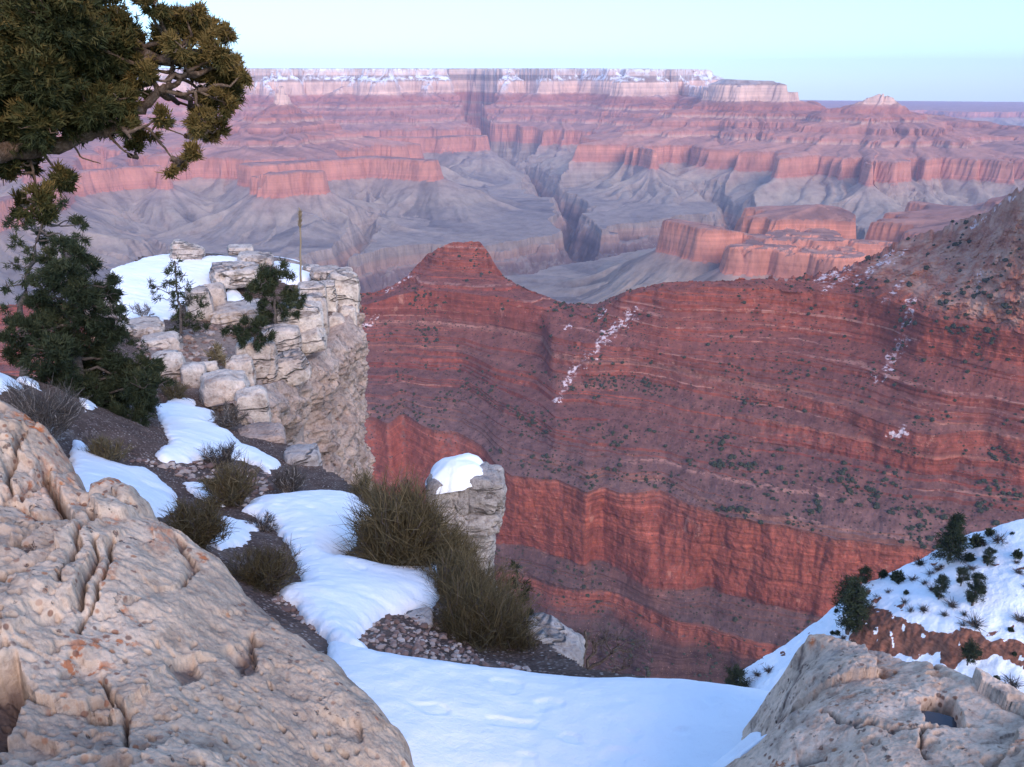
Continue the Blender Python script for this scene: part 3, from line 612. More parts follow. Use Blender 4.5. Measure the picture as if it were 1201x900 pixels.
def ground(X, Y):
    X = np.asarray(X, float); Y = np.asarray(Y, float)
    s = sdf(X, Y, EDGE) + .12 * fbm(X * 1.3, Y * 1.3, o=3)
    r = np.hypot(X, Y); out = np.maximum(0, .35 * sstep(12, 15, r) - s)
    return G(X, Y) - np.minimum(30 * out + .6 * (1 - np.exp(-out * 4)), 62) + (.035 * fbm(X * 1.7, Y * 1.7, o=4) + .012 * fbm(X * 9, Y * 9, o=2)) * np.clip(r / 8, .5, 1.6)
nA, nR = 560, 520
a_ = np.linspace(math.radians(-62), math.radians(60), nA); r_ = np.geomspace(.9, 44, nR)
A_, R_ = np.meshgrid(a_, r_); X, Y = R_ * np.sin(A_), R_ * np.cos(A_); Z = ground(X, Y)
PX, PY = proj(X, Y, Z)
gravel = sstep(-8, 12, sdf(PX, PY, [(170, 385), (260, 380), (300, 400), (290, 440), (262, 470), (200, 450), (160, 420)])) * (R_ > 12)
gr = mesh_np('ground', np.stack([X, Y, Z], -1), grid_faces(nR, nA), M_SOIL, True, {'gravel': gravel})
tag(gr, 'dark gravelly soil of the canyon rim falling away in rocky steps', 'ground', kind='structure')
gx, gy, gz = X, Y, Z
def on_ground(px, py, extra=0.0):          # first hit of a pixel's ray with the near ground
    t_, a = tn(px, py); r = np.geomspace(1.3, 36, 240); sa, ca = math.sin(a), math.cos(a)
    for _ in range(2):
        m = np.nonzero(r * t_ <= ground(r * sa, r * ca) + extra)[0]
        i = m[0] if len(m) else len(r) - 1
        q = r[i]; r = np.linspace(r[max(i - 1, 0)], r[i], 12)
    return np.array([q * sa, q * ca, float(ground(np.array([q * sa]), np.array([q * ca]))[0])]), q

# ------------------------------------------------------------------ SNOW LYING ON THE GROUND
def snow_patch(label, poly, thick, soft, rmax=None, base=None, n=150, rough=.05):
    pl = []
    for q in poly:
        if len(q) == 3: pl.append(pt(*q)[:2])
        else: pl.append(on_ground(q[0], q[1], thick * .3)[0][:2])
    pl = np.array(pl); lo, hi = pl.min(0) - .1, pl.max(0) + .1
    nx = int(n * min(1.6, max(.6, (hi - lo)[0] / (hi - lo)[1]))); ny = n
    X, Y = np.meshgrid(np.linspace(lo[0], hi[0], nx), np.linspace(lo[1], hi[1], ny))
    sz = max(hi - lo)
    s = sdf(X, Y, list(pl)) + rough * (fbm(X * 3.5, Y * 3.5, o=3) + .6 * fbm(X * 13, Y * 13, o=3))
    gb = G(X, Y) if base is None else base(X, Y)
    up = np.sqrt(np.clip(s / soft, 0, 1)) * (1 - .25 * np.clip(s / soft, 0, 1))
    up = np.where(s < 0, np.maximum(s * 3, -.25), up * thick)
    Z = gb + up + (.025 * fbm(X * 2.2, Y * 2.2, o=3) - .012 * sstep(.3, .6, fbm(X * 5 + 3, Y * 5, o=2))) * np.clip(s * 4, 0, 1)
    keep = s > -.12
    Fc = grid_faces(ny, nx); Fc = Fc[keep.ravel()[Fc].all(1)]
    o = mesh_np('snow_patch', np.stack([X, Y, Z], -1), Fc, M_SNOW, True)
    return tag(o, label, 'snow', kind='stuff')
snow_patch('broad smooth snow ledge between the two big foreground boulders', [(385, 752), (430, 766), (520, 779), (640, 795, 3.6), (740, 806, 3.62), (800, 811, 3.6), (860, 815, 3.5), (905, 824, 3.4), (990, 850, 3.2), (1000, 900, 2.8), (830, 960, 2.4), (500, 1000, 2.2), (400, 900, 2.4), (380, 800, 3.2)], .16, .22, n=200, rough=.012)
snow_patch('winding snow tongue with a raised lip beside the two big brush bushes', [(298, 584), (340, 578), (385, 577), (420, 583), (437, 597), (430, 607), (420, 620), (418, 634), (400, 648), (396, 655), (420, 656), (460, 664), (495, 663), (510, 657), (515, 682), (512, 700), (490, 713), (455, 713), (430, 730), (418, 742), (440, 768), (405, 760), (372, 735), (345, 706), (326, 691), (327, 684), (355, 683), (347, 655), (338, 635), (322, 615), (300, 602), (280, 594)], .2, .3, n=220, rough=.03)
snow_patch('small snow scrap between the dark brush clumps', [(236, 632), (250, 617), (262, 606), (282, 611), (302, 615), (292, 634), (258, 641)], .1, .16, n=70)
snow_patch('thin snow strip left of the olive brush clump', [(214, 566), (243, 566), (250, 577), (262, 592), (240, 585), (228, 582)], .08, .15, n=70)
snow_patch('pointed snow bank behind the lichen topped boulder', [(84, 512), (95, 515), (104, 524), (113, 535), (143, 545), (172, 548), (193, 562), (207, 577), (205, 591), (192, 600), (150, 605), (105, 600), (88, 580), (80, 545)], .2, .3, n=130, rough=.03)
snow_patch('jagged snow patch on the path below the pale outcrop', [(181, 471), (200, 466), (229, 468), (227, 477), (252, 480), (252, 489), (240, 493), (272, 507), (286, 521), (308, 528), (330, 541), (316, 553), (286, 537), (247, 534), (200, 541), (181, 534), (197, 516), (190, 502), (184, 480)], .16, .35, n=150, rough=.05)
snow_patch('snow scrap at the left edge beside grey sagebrush', [(-40, 425, 10.4), (0, 426, 10.7), (22, 430, 10.6), (10, 458, 9.8), (-5, 466, 9.6), (-50, 460, 9.6)], .15, .3, n=70)
snow_patch('narrow upright snow scrap below the dark pinyon', [(12, 420, 11.3), (26, 394, 12.2), (38, 412, 11.8), (40, 440, 11), (24, 436, 11)], .12, .3, n=70)
snow_patch('tiny snow scrap under the pinyon branches', [(92, 466), (104, 464), (114, 476), (100, 481)], .1, .2, n=50)
snow_patch('large snow sheet covering the top of the pale outcrop', [(133, 328, 26.6), (150, 316, 27.8), (168, 308, 28.8), (185, 300, 29.3), (205, 292, 29.6), (235, 300, 29), (262, 294, 29.6), (282, 297, 29.3), (296, 302, 28.9), (290, 308), (264, 314), (258, 326), (262, 334), (264, 340), (238, 344), (222, 352), (200, 372), (180, 380), (150, 378), (137, 350, 24)], .18, .5, n=190, rough=.1)
snow_patch('wedge of snow on a dark ledge beside the small outcrop juniper', [(253, 360), (262, 346), (268, 337), (278, 338), (291, 353), (286, 357), (273, 356), (257, 365)], .25, .4, n=80, rough=.04)
snow_patch('snow patch on the outcrop top behind the dry flower stalk', [(317, 304), (334, 305), (353, 313), (370, 325), (351, 334), (338, 333), (324, 326)], .15, .5, n=90, rough=.06)

# loose gravel below the brush
mb = MB()
def stone(c, r, sq=.7):
    bm = bmesh.new(); bmesh.ops.create_icosphere(bm, subdivisions=1, radius=1)
    V = np.array([v.co[:] for v in bm.verts]); Fc = np.array([[v.index for v in f.verts] for f in bm.faces]); bm.free()
    V = V * (1 + rng.uniform(-.3, .25, (len(V), 1))) * np.array([1, rng.uniform(.6, 1), sq * rng.uniform(.6, 1)])
    th = rng.uniform(0, 6.28); V = V @ np.array([[math.cos(th), -math.sin(th), 0], [math.sin(th), math.cos(th), 0], [0, 0, 1]])
    return V * r + c, Fc
def scatter_stones(polypx, n, r0, r1):
    xs = [q[0] for q in polypx]; ys = [q[1] for q in polypx]; k = 0
    while k < n:
        px, py = rng.uniform(min(xs), max(xs)), rng.uniform(min(ys), max(ys))
        if not inside(np.array([px]), np.array([py]), polypx)[0]: continue
        p, r = on_ground(px, py); k += 1
        V, Fc = stone(p + [0, 0, .004], rng.uniform(r0, r1) * (1.0 if rng.random() < .85 else 1.8)); mb.add(V, Fc, rng.random())
scatter_stones([(395, 745), (440, 722), (480, 716), (520, 712), (560, 770), (640, 790), (520, 776), (430, 764)], 420, .008, .024)
scatter_stones([(330, 690), (345, 712), (400, 752), (380, 750), (320, 705)], 110, .008, .022)
scatter_stones([(180, 540), (260, 545), (330, 560), (300, 600), (215, 560), (150, 540)], 260, .015, .05)
scatter_stones([(160, 400), (270, 380), (295, 420), (250, 465), (170, 440)], 260, .03, .08)
t = NT('stones', .9, .2)
M_STONE = t.out(t.ramp(t.attr('tone'), [(0, (.14, .085, .07)), (.45, (.24, .16, .135)), (.8, (.38, .3, .26)), (1, (.5, .44, .4))]))
tag(mb.build('gravel', M_STONE, None, False), 'loose reddish and pale gravel on the bare soil between snow and brush', 'gravel', kind='stuff')

# ------------------------------------------------------------------ FOREGROUND BOULDERS
def facets(X, Y, cell, seed):             # broken planes: every cell is a small tilted face
    x, y = X / cell, Y / cell; ix, iy = np.floor(x).astype(int), np.floor(y).astype(int)
    rs = np.random.default_rng(seed); T = rs.random((64, 64, 5)); best = np.full(X.shape, 9.); sec = np.full(X.shape, 9.); v = np.zeros(X.shape)
    for a in (-1, 0, 1):
        for b in (-1, 0, 1):
            t = T[(ix + a) & 63, (iy + b) & 63]; dx = x - (ix + a + t[..., 0]); dy = y - (iy + b + t[..., 1]); d = np.hypot(dx, dy)
            val = (t[..., 2] - .5) * .5 + ((t[..., 3] - .5) * dx + (t[..., 4] - .5) * dy) * 1.1
            m = d < best; sec = np.where(m, best, np.minimum(sec, d)); v = np.where(m, val, v); best = np.where(m, d, best)
    return v * cell, sec - best
def hf_rock(name, label, outline, cps, az_px, rr_, n, wround, cracks=(), hollows=(), lich=(), extra=None, mat=M_BOULDER):
    H = Interp([pt(*q) for q in cps], .003)
    ol = [pt(*q)[:2] for q in outline]
    a = np.linspace(float(tn(az_px[0], 700)[1]), float(tn(az_px[1], 700)[1]), n[0]); r = np.geomspace(*rr_, n[1])
    A, R = np.meshgrid(a, r); X, Y = R * np.sin(A), R * np.cos(A)
    X0, Y0 = X, Y
    s = sdf(X, Y, ol) + .025 * fbm(X * 4, Y * 4, o=3) + .012 * noise(X * 17, Y * 17)
    h = H(X, Y); PX, PY = proj(X, Y, h)
    rid = 1 - 2 * np.abs(fbm(X * 2.6 + 3, Y * 2.6, h * 2.6, o=4)); wx, wy = X + .07 * fbm(X * 3, Y * 3, o=4), Y + .07 * fbm(X * 3 + 7, Y * 3, o=4); f1, e1 = facets(wx, wy * .8, .55, 3); f2, e2 = facets(wx + .03 * fbm(X * 9, Y * 9, o=2), wy, .13, 9); fct = .17 * f1 + .1 * f2 - .012 * np.exp(-(e1 / .03) ** 2) * sstep(-.1, .3, fbm(X * 2, Y * 2 + 3, o=2))
    h = h + .055 * fbm(X * 1.6, Y * 1.6, o=4) + .008 * rid + fct + .007 * fbm(X * 11, Y * 11, o=5, gain=.6) + .003 * (1 - 2 * np.abs(fbm(X * 24, Y * 24, h * 24, o=4, gain=.6))) - .016 * sstep(.3, .55, noise(X * 38, Y * 38, h * 38)) * sstep(-.1, .3, fbm(X * 2.2 + 4, Y * 2.2, o=3))
    pit = sstep(.28, .55, fbm(X * 9 + 5, Y * 9, o=3)) * sstep(-.1, .3, fbm(X * 1.9, Y * 1.9 + 8, o=2))
    h = h - .028 * pit
    hollow = np.zeros_like(h)
    jx = PX + 6 * fbm(X * 12, Y * 12, o=4, gain=.6); jy = PY + 6 * fbm(X * 12 + 9, Y * 12, o=4, gain=.6)
    for L, wpx, dep in cracks:
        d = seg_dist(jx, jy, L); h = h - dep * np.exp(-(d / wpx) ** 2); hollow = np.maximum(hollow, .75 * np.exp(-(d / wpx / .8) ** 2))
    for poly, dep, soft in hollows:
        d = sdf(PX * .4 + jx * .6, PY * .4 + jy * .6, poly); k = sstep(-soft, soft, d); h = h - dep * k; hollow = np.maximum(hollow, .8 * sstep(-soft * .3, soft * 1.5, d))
    li = np.zeros_like(h)
    for cx, cy, rx, ry, v in lich: li = np.maximum(li, v * sstep(1.3, .5, np.hypot((PX - cx) / rx, (PY - cy) / ry) + .06 * (jx - PX)))
    for poly, up in (extra or ()): h = h + up * sstep(-2.5, 2.5, sdf(.5 * PX + .5 * jx, .5 * PY + .5 * jy, poly))
    q = np.clip((wround - s) / wround, 0, 1)
    Z = h - wround * (1 - np.sqrt(1 - np.minimum(q, .999) ** 2)) - np.maximum(0, -s) * 7
    keep = s > -.45
    Fc = grid_faces(n[1], n[0]); Fc = Fc[keep.ravel()[Fc].all(1)]
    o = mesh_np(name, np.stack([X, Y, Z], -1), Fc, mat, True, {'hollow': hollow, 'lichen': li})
    tag(o, label, 'boulder'); return o, H
BLo = [(-260, 470, 3.5), (-60, 474, 3.45), (0, 480, 3.4), (30, 474, 3.35), (48, 478, 3.3), (66, 494, 3.2), (84, 522, 3.05), (97, 555, 2.92), (104, 582, 2.8), (112, 562, 2.85), (132, 555, 2.85), (152, 562, 2.8), (166, 580, 2.7), (192, 607, 2.58), (230, 630, 2.5), (262, 648, 2.42), (312, 694, 2.27), (352, 730, 2.16), (402, 766, 2.02), (442, 806, 1.87), (482, 862, 1.72), (508, 905, 1.62), (520, 980, 1.5), (450, 1150, 1.0), (-500, 1150, .9), (-700, 700, 2)]
BLc = [(0, 900, 1.42), (-300, 900, 1.3), (250, 900, 1.36), (480, 900, 1.6), (250, 1000, 1.1), (0, 1000, 1.15), (450, 1050, 1.25), (0, 700, 2.05), (150, 700, 1.98), (300, 720, 2.1), (100, 610, 2.42), (0, 620, 2.35), (30, 580, 2.6), (200, 625, 2.5), (45, 490, 3.12), (0, 495, 3.12), (-200, 500, 3.0), (70, 530, 2.95), (104, 590, 2.66), (130, 562, 2.74), (150, 580, 2.6), (250, 650, 2.36), (320, 712, 2.17), (380, 760, 2.0), (440, 822, 1.8), (300, 800, 1.76), (150, 800, 1.68), (0, 800, 1.7), (400, 860, 1.63)]
boulder1, H1 = hf_rock('boulder', 'huge pinkish boulder with orange lichen tops filling the lower left corner', BLo, BLc, (-420, 620), (1.0, 4.1), (760, 680), .13,
    cracks=[([(47, 532), (60, 555), (72, 590), (80, 603), (50, 612), (25, 625), (0, 636), (-40, 650)], 5, .1), ([(80, 603), (110, 612), (116, 622), (96, 642), (88, 668)], 3.5, .05), ([(100, 650), (88, 675), (74, 704)], 2.2, .035), ([(121, 648), (108, 680), (91, 716)], 2.6, .05), ([(138, 648), (126, 676), (106, 716), (93, 745)], 2.3, .045),
            ([(121, 797), (143, 832), (147, 876)], 3, .035), ([(28, 500), (8, 530), (10, 560)], 3, .05), ([(205, 640), (228, 668), (215, 690)], 3, .03), ([(290, 740), (300, 780)], 3, .025), ([(0, 560), (40, 556)], 3, .03), ([(330, 700), (355, 735)], 3, .02), ([(0, 690), (35, 676), (70, 680)], 2.5, .03)],
    hollows=[([(-40, 780), (0, 783), (20, 780), (29, 805), (18, 840), (0, 868), (-40, 870)], .09, 5), ([(195, 775), (225, 768), (235, 790), (210, 800)], .02, 5), ([(268, 765), (296, 760), (300, 785), (280, 790)], .02, 4)],
    lich=[(38, 484, 26, 9, 1), (70, 500, 22, 16, .45), (25, 555, 22, 6, .9), (28, 582, 11, 6, .9), (133, 562, 20, 5, .9), (130, 675, 18, 12, .6), (237, 658, 8, 6, .9), (100, 637, 10, 5, .8), (133, 625, 10, 4, .7), (190, 640, 16, 22, .5), (60, 545, 30, 30, .35)],
    extra=[([(-80, 440), (66, 470), (90, 522), (60, 555), (72, 590), (78, 602), (50, 611), (25, 625), (-80, 655)], -.045), ([(104, 600), (104, 540), (170, 540), (180, 600), (150, 622), (120, 618)], .03), ([(-60, 700), (60, 650), (112, 624), (150, 640), (120, 660), (84, 720), (0, 770), (-60, 770)], .025)])
BRo = [(806, 908, 2.72), (835, 885, 2.8), (862, 862, 2.88), (885, 842, 2.93), (900, 810, 2.95), (920, 775, 2.98), (937, 744, 3.0), (950, 734, 3.0), (975, 739, 2.98), (1010, 748, 2.95), (1050, 755, 2.92), (1085, 765, 2.87), (1120, 779, 2.8), (1160, 800, 2.72), (1201, 821, 2.62), (1290, 855, 2.5), (1420, 900, 2.2), (1400, 1150, 1.2), (950, 1150, 1.2), (860, 1100, 1.5), (800, 980, 2.4)]
BRc = [(806, 906, 2.72), (835, 892, 2.74), (862, 872, 2.8), (888, 850, 2.85), (905, 830, 2.78), (870, 895, 2.64), (905, 860, 2.62), (950, 738, 2.95), (944, 790, 2.68), (925, 845, 2.4), (900, 897, 2.2), (1000, 770, 2.72), (1050, 765, 2.84), (1120, 790, 2.7), (1201, 832, 2.52), (1300, 860, 2.42), (1000, 830, 2.38), (1100, 835, 2.42), (1000, 900, 2.05), (1100, 900, 2.08), (1201, 900, 2.12), (1000, 1000, 1.7), (1200, 1050, 1.6), (930, 1000, 1.8)]
boulder2, H2 = hf_rock('boulder', 'pale tan boulder with a water filled pit in the lower right corner', BRo, BRc, (700, 1500), (1.2, 3.5), (620, 560), .08,
    cracks=[([(1100, 862), (1083, 864), (1078, 880), (1085, 900)], 2.5, .03), ([(960, 842), (1010, 862), (1060, 866), (1100, 862)], 2.2, .02), ([(1095, 760), (1098, 775)], 3, .04), ([(1140, 780), (1175, 800)], 2.5, .03), ([(945, 740), (938, 790), (915, 850)], 3, .012)],
    hollows=[([(1083, 826), (1098, 816), (1120, 818), (1128, 835), (1130, 848), (1150, 852), (1108, 856), (1082, 856)], .11, 2.5), ([(1026, 776), (1036, 774), (1045, 780), (1040, 786), (1030, 783)], .05, 2.5), ([(935, 893), (965, 888), (970, 900), (935, 905)], .02, 4)],
    lich=[(953, 745, 6, 12, .9), (1080, 832, 8, 8, .5), (990, 830, 40, 20, .3), (960, 870, 30, 25, .3), (1050, 772, 20, 5, .4)], mat=M_BOULDER2)
c = pt(1106, 842, 2.36); mb = MB()
an = np.linspace(0, 2 * np.pi, 28, endpoint=False)
hz_ = float(H2(np.array([c[0]]), np.array([c[1]]))[0]) - .062
ringo = np.stack([c[0] + .12 * np.cos(an) * (1 + .1 * np.sin(3 * an)), c[1] + .11 * np.sin(an), np.full(28, hz_)], -1)
M_WATER = bpy.data.materials.new('water'); M_WATER.use_nodes = True
b_ = M_WATER.node_tree.nodes['Principled BSDF']; b_.inputs['Base Color'].default_value = (.06, .06, .07, 1); b_.inputs['Roughness'].default_value = .06
pud = mesh_np('puddle', ringo, [list(range(28))], M_WATER, False, parent=boulder2)
snow_patch('small rounded snow scrap at the foot of the pale tan boulder', [(826, 905, 2.66), (845, 886, 2.72), (866, 872, 2.76), (882, 868, 2.76), (891, 880, 2.68), (897, 905, 2.52), (860, 950, 2.4)], .06, .06, base=H2, n=90, rough=.006)

# ------------------------------------------------------------------ PALE OUTCROP: cliff wall and blocks
path = [(266, 474, 14.6), (284, 468, 15.0), (300, 452, 16.4), (328, 447, 17.9), (351, 430, 19.3), (369, 418, 20.7), (391, 402, 22.2), (407, 370, 24.0), (415, 345, 25.5), (411, 328, 27.3), (380, 316, 29), (330, 302, 30.8), (250, 297, 31.8), (160, 306, 30.8), (126, 326, 28.2), (116, 372, 22.5)]
Pp = np.array([pt(*q) for q in path]); L_ = np.concatenate([[0], np.cumsum(np.linalg.norm(np.diff(Pp[:, :2], axis=0), axis=1))])
nu, nv = 620, 300
uu = np.linspace(0, L_[-1], nu); g = np.exp(-.5 * (np.arange(-16, 17) / 6.) ** 2); g /= g.sum()
sm = lambda v: np.convolve(np.pad(v, 16, mode='edge'), g, 'valid')
ex, ey, ez = [sm(np.interp(uu, L_, Pp[:, i])) for i in range(3)]
tx, ty = np.gradient(ex), np.gradient(ey); ll = np.hypot(tx, ty); nx_, ny_ = ty / ll, -tx / ll      # outward (to the right of the walk)
dv = np.concatenate([[.5, .12], np.linspace(0, 9, 220), np.linspace(9.2, 34, nv - 222)])
U_, D_ = np.meshgrid(uu, dv)
off = np.interp(dv, [0, .4, 1.0, 1.5, 2.4, 5, 9, 34], [.05, .25, .2, -.05, .02, .0, .1, 1.5]); off[:2] = [-1.2, -.45]; off = off[:, None] + .0 * U_
Zw = ez[None] - D_
Xb, Yb = ex[None] + nx_[None] * off, ey[None] + ny_[None] * off
cell = .35 * fbm(Xb * .5, Yb * .5, Zw * .4, o=3) + .16 * np.abs(fbm(Xb * 1.4, Yb * 1.4, Zw * 1.4 + 4, o=4)) + .06 * fbm(Xb * 5, Yb * 5, Zw * 5, o=3)
cave = .9 * np.exp(-((U_ - np.interp(330, [q[0] for q in path[:8]], L_[:8])) / .3) ** 2 - ((D_ - 1.9) / .5) ** 2)
rdg = 1 - np.abs(fbm(Xb * .9 + 2, Yb * .9, Zw * 1.6, o=4)) * 2
cell = cell + .22 * rdg + .05 * fbm(Xb * 11, Yb * 11, Zw * 11, o=3) - .25 * sstep(.25, .5, fbm(Xb * 1.6 + 7, Yb * 1.6, Zw * 2.2, o=3))
fd = sstep(-.1, .6, D_); fd[:2] = 0
off2 = off + (cell - .15 - cave) * fd
Xw, Yw = ex[None] + nx_[None] * off2, ey[None] + ny_[None] * off2
wall = mesh_np('rock_cliff', np.stack([Xw, Yw, Zw], -1), grid_faces(nv, nu)[:, ::-1], M_FACE, True)
tag(wall, 'sheer tan rock cliff below the pale stacked blocks of the left outcrop', 'cliff')

def block(label, px, py, wpx, hpx, r, dep=1.0, groove=.05, tilt=0.0, mat=None, k=.55, seed=0, sub=5, group='pale blocks on the outcrop', name='limestone_block', parent=None, drop=0.0, rough=.1):
    bm = bmesh.new(); bmesh.ops.create_icosphere(bm, subdivisions=sub, radius=1)
    V = np.array([v.co[:] for v in bm.verts]); Fc = np.array([[v.index for v in f.verts] for f in bm.faces]); bm.free()
    c = pt(px, py, r); d = c[1] * CT - c[2] * ST; m = d / F
    q = np.sign(V) * np.abs(V) ** k; q = q / np.maximum(1e-6, np.abs(q).max(1, keepdims=True)) * .35 + q * .65
    s_ = np.array([wpx * m * .5, wpx * m * .5 * dep, hpx * m * .5])
    p = q * s_; sd = seed * 13.7 + px * .37
    sc = 1 / max(s_.min(), .1)
    dsp = rough * fbm(p[:, 0] * sc * .8 + sd, p[:, 1] * sc * .8, p[:, 2] * sc * .8, o=4) + rough * .4 * fbm(p[:, 0] * sc * 3 + sd, p[:, 1] * sc * 3, p[:, 2] * sc * 3, o=3)
    zz = p[:, 2] * 4.5 + .8 * fbm(p[:, 0] * 1.2 + sd, p[:, 1] * 1.2, o=2) + sd
    gro = np.exp(-((zz - np.round(zz)) / .1) ** 2) * groove * (.5 + .8 * np.clip(noise(p[:, 0] * 2 + sd, p[:, 1] * 2, zz * 0 + np.round(zz) * 3.3), -.5, 1))
    vc = np.abs(noise(p[:, 0] * sc * .7 + sd + 9, p[:, 1] * sc * .7, p[:, 2] * sc * .25)); gro = gro + groove * 1.3 * np.exp(-(vc / .035) ** 2)
    p = p * (1 + dsp - gro)[:, None]
    ct, st = math.cos(tilt), math.sin(tilt); R = np.array([[ct, 0, -st], [0, 1, 0], [st, 0, ct]]); p = p @ R.T
    az = math.atan2(c[0], c[1]); R2 = np.array([[math.cos(az), math.sin(az), 0], [-math.sin(az), math.cos(az), 0], [0, 0, 1]]); p = p @ R2.T
    base = c + [0, 0, -drop]
    o = mesh_np(name, p, Fc, mat or M_PALE, True, parent=parent); o.location = base
    if parent is None: tag(o, label, 'rock', group)
    return o
BL = [('split block at the far right end of the outcrop top', 403, 347, 30, 50, 25.2, .9, .06), ('pale block left of the split end block', 379, 350, 26, 33, 24.4, .9, .06), ('square white block below the split end block', 391, 383, 24, 24, 23.8, .8, .04), ('narrow block hanging on the outer right corner', 408, 383, 18, 40, 24.2, .7, .05),
      ('rounded banded block with curved dark joints below the small juniper', 351, 381, 46, 42, 20.8, .8, .09), ('tall block right of the banded round block', 373, 372, 20, 36, 22.4, .8, .05), ('smooth white block left of the cliff top corner', 330, 400, 36, 30, 19.6, .8, .03), ('long slanting slab under the banded round block', 356, 402, 42, 22, 20.4, .8, .04),
      ('block in the notch above the cliff face', 371, 402, 20, 30, 21.6, .8, .04), ('barrel shaped block with many bedding lines', 301, 424, 38, 44, 18.0, .9, .1), ('wide slab leaning against the barrel shaped block', 331, 436, 52, 30, 18.4, .7, .03), ('pale block left of the barrel shaped block', 281, 438, 28, 34, 17.2, .9, .04),
      ('small upright block with rusty face on the gravel slope', 247, 438, 17, 24, 17.0, .8, .03), ('dark flat slab holding the wedge of snow', 277, 368, 52, 18, 22.6, 1.0, .08), ('shadowed block left of the snow wedge', 250, 352, 24, 32, 23.2, 1.0, .06), ('grey block behind the thin sparse tree', 234, 358, 24, 34, 22.4, 1.0, .05),
      ('layered flat slabs in the middle of the outcrop snow', 276, 322, 46, 20, 25.6, 1.2, .14), ('flat slab beside the outcrop juniper crown', 300, 305, 32, 12, 28.4, 1.2, .1), ('leaning pointed stone standing at the snow top', 219, 297, 30, 20, 28.6, .8, .05), ('low slab at the back of the outcrop snow', 282, 293, 24, 8, 30, 1.0, .06), ('rounded white block at the outer rim behind the split block', 398, 328, 26, 22, 26.2, 1.0, .05), ('low block filling the rim beside the dry stalk foot', 366, 345, 26, 22, 23.6, 1.1, .05), ('white block on the rim between the round block and the split block', 366, 358, 24, 22, 22.6, 1.0, .05), ('flat pale stone near the foot of the dry stalk', 382, 322, 28, 14, 26.4, 1.2, .08), ('small flat stone at the outcrop rim behind the dry stalk', 365, 316, 16, 8, 28, 1.0, .05),
      ('rounded grey boulder at the left end of the gravel slope', 190, 405, 36, 22, 19.2, .9, .03), ('flat pale slab under the left end of the outcrop snow', 166, 388, 40, 18, 20.2, 1.2, .07), ('grey blocky rock half hidden by the dark pinyon', 200, 434, 30, 38, 17.0, .9, .04), ('large smooth boulder at the bottom of the gravel slope', 264, 460, 44, 38, 15.6, .9, .02), ('rusty jointed block on the lower gravel slope', 228, 444, 24, 30, 16.6, .9, .05), ('tan block at the foot of the cliff face', 297, 482, 30, 44, 14.9, .8, .03)]
for i, b in enumerate(BL): block(b[0], b[1], b[2], b[3] * 1.24, b[4] * 1.22, b[5], b[6], b[7], k=rng.uniform(.55, .8), seed=i, sub=5 if b[3] > 25 else 4, tilt=(-.35 if 'leaning pointed' in b[0] else .3 if 'slanting' in b[0] or 'leaning against' in b[0] else rng.uniform(-.08, .08)))
block('rough brown boulder behind the grey twiggy shrub', 306, 520, 56, 36, 13.0, .9, .02, mat=M_FACE, seed=40, group='loose boulders below the outcrop', name='boulder')
block('pale grey rounded boulder beside the cliff foot', 355, 546, 44, 46, 11.3, .9, .02, mat=M_GREYROCK, k=.75, seed=41, group='loose boulders below the outcrop', name='boulder')
block('pale limestone slab under the lowest brush bush', 632, 778, 86, 104, 5.1, .8, .06, mat=M_GREYROCK, tilt=-.5, k=.7, seed=43, group='loose boulders below the outcrop', name='boulder')
block('small sloping rock showing below the lowest brush', 655, 800, 44, 40, 4.75, .8, .05, mat=M_GREYROCK, tilt=-.4, seed=44, group='loose boulders below the outcrop', name='boulder')
block('low stone at the lower lip of the snow tongue', 492, 727, 32, 8, 4.75, 1.2, .02, mat=M_GREYROCK, tilt=.15, seed=45, group='loose boulders below the outcrop', name='boulder', sub=4)

# rock pinnacle with its snow cap
hp = [(543, 546, 14), (545, 550, 32), (546, 560, 41), (547, 575, 46), (548, 592, 45), (550, 606, 41), (553, 618, 33), (556, 626, 27), (556, 640, 27), (557, 655, 25), (557, 672, 26), (556, 700, 32), (555, 760, 44), (555, 900, 70)]
HP = np.array([np.concatenate([pt(a, b, 11.0), [c_]]) for a, b, c_ in hp]); mpx = (HP[3, 1] * CT - HP[3, 2] * ST) / F
nv, nu = 360, 260
zs = np.concatenate([np.linspace(HP[0, 2], HP[10, 2], 300), np.linspace(HP[10, 2] - .05, HP[-1, 2], 60)]); th = np.linspace(0, 2 * np.pi, nu, endpoint=False)
cx = np.interp(-zs, -HP[:, 2], HP[:, 0]); rad = np.interp(-zs, -HP[:, 2], HP[:, 3]) * mpx * np.interp(zs, [HP[7, 2], HP[6, 2], HP[0, 2]], [1, .8, .74])
T_, Zp = np.meshgrid(th, zs); sq = 1 / (np.abs(np.cos(T_)) ** 3 + np.abs(np.sin(T_)) ** 3) ** (1 / 3)
Rr = rad[:, None] * (.55 + .45 * sq); Xp = Rr * np.cos(T_); Yp = Rr * np.sin(T_) * .9
zz = Zp * 5.2 + .9 * fbm(Xp * 1.6, Yp * 1.6, Zp * .8, o=3); incap = sstep(HP[7, 2] - .05, HP[6, 2], Zp)
gv = np.exp(-((zz - np.round(zz)) / .12) ** 2) * (.4 + np.clip(noise(Xp * 2, Yp * 2, np.round(zz) * 2.2), 0, 1)) * .13 * (.3 + .7 * incap)
vx = np.abs(Xp + .14 + .06 * noise(Zp * 3, Zp * 0 + 2)); vcr = np.exp(-(vx / .025) ** 2) * (Yp < 0) * .16 * incap
gv2 = .12 * np.exp(-(np.abs(noise(Xp * 1.9 + 3, Yp * 1.9, Zp * 1.3)) / .05) ** 2) * incap
f_ = 1 + .14 * fbm(Xp * 1.7, Yp * 1.7, Zp * 1.7 + 3, o=4) + .06 * fbm(Xp * 7, Yp * 7, Zp * 7, o=3) - gv - vcr - gv2
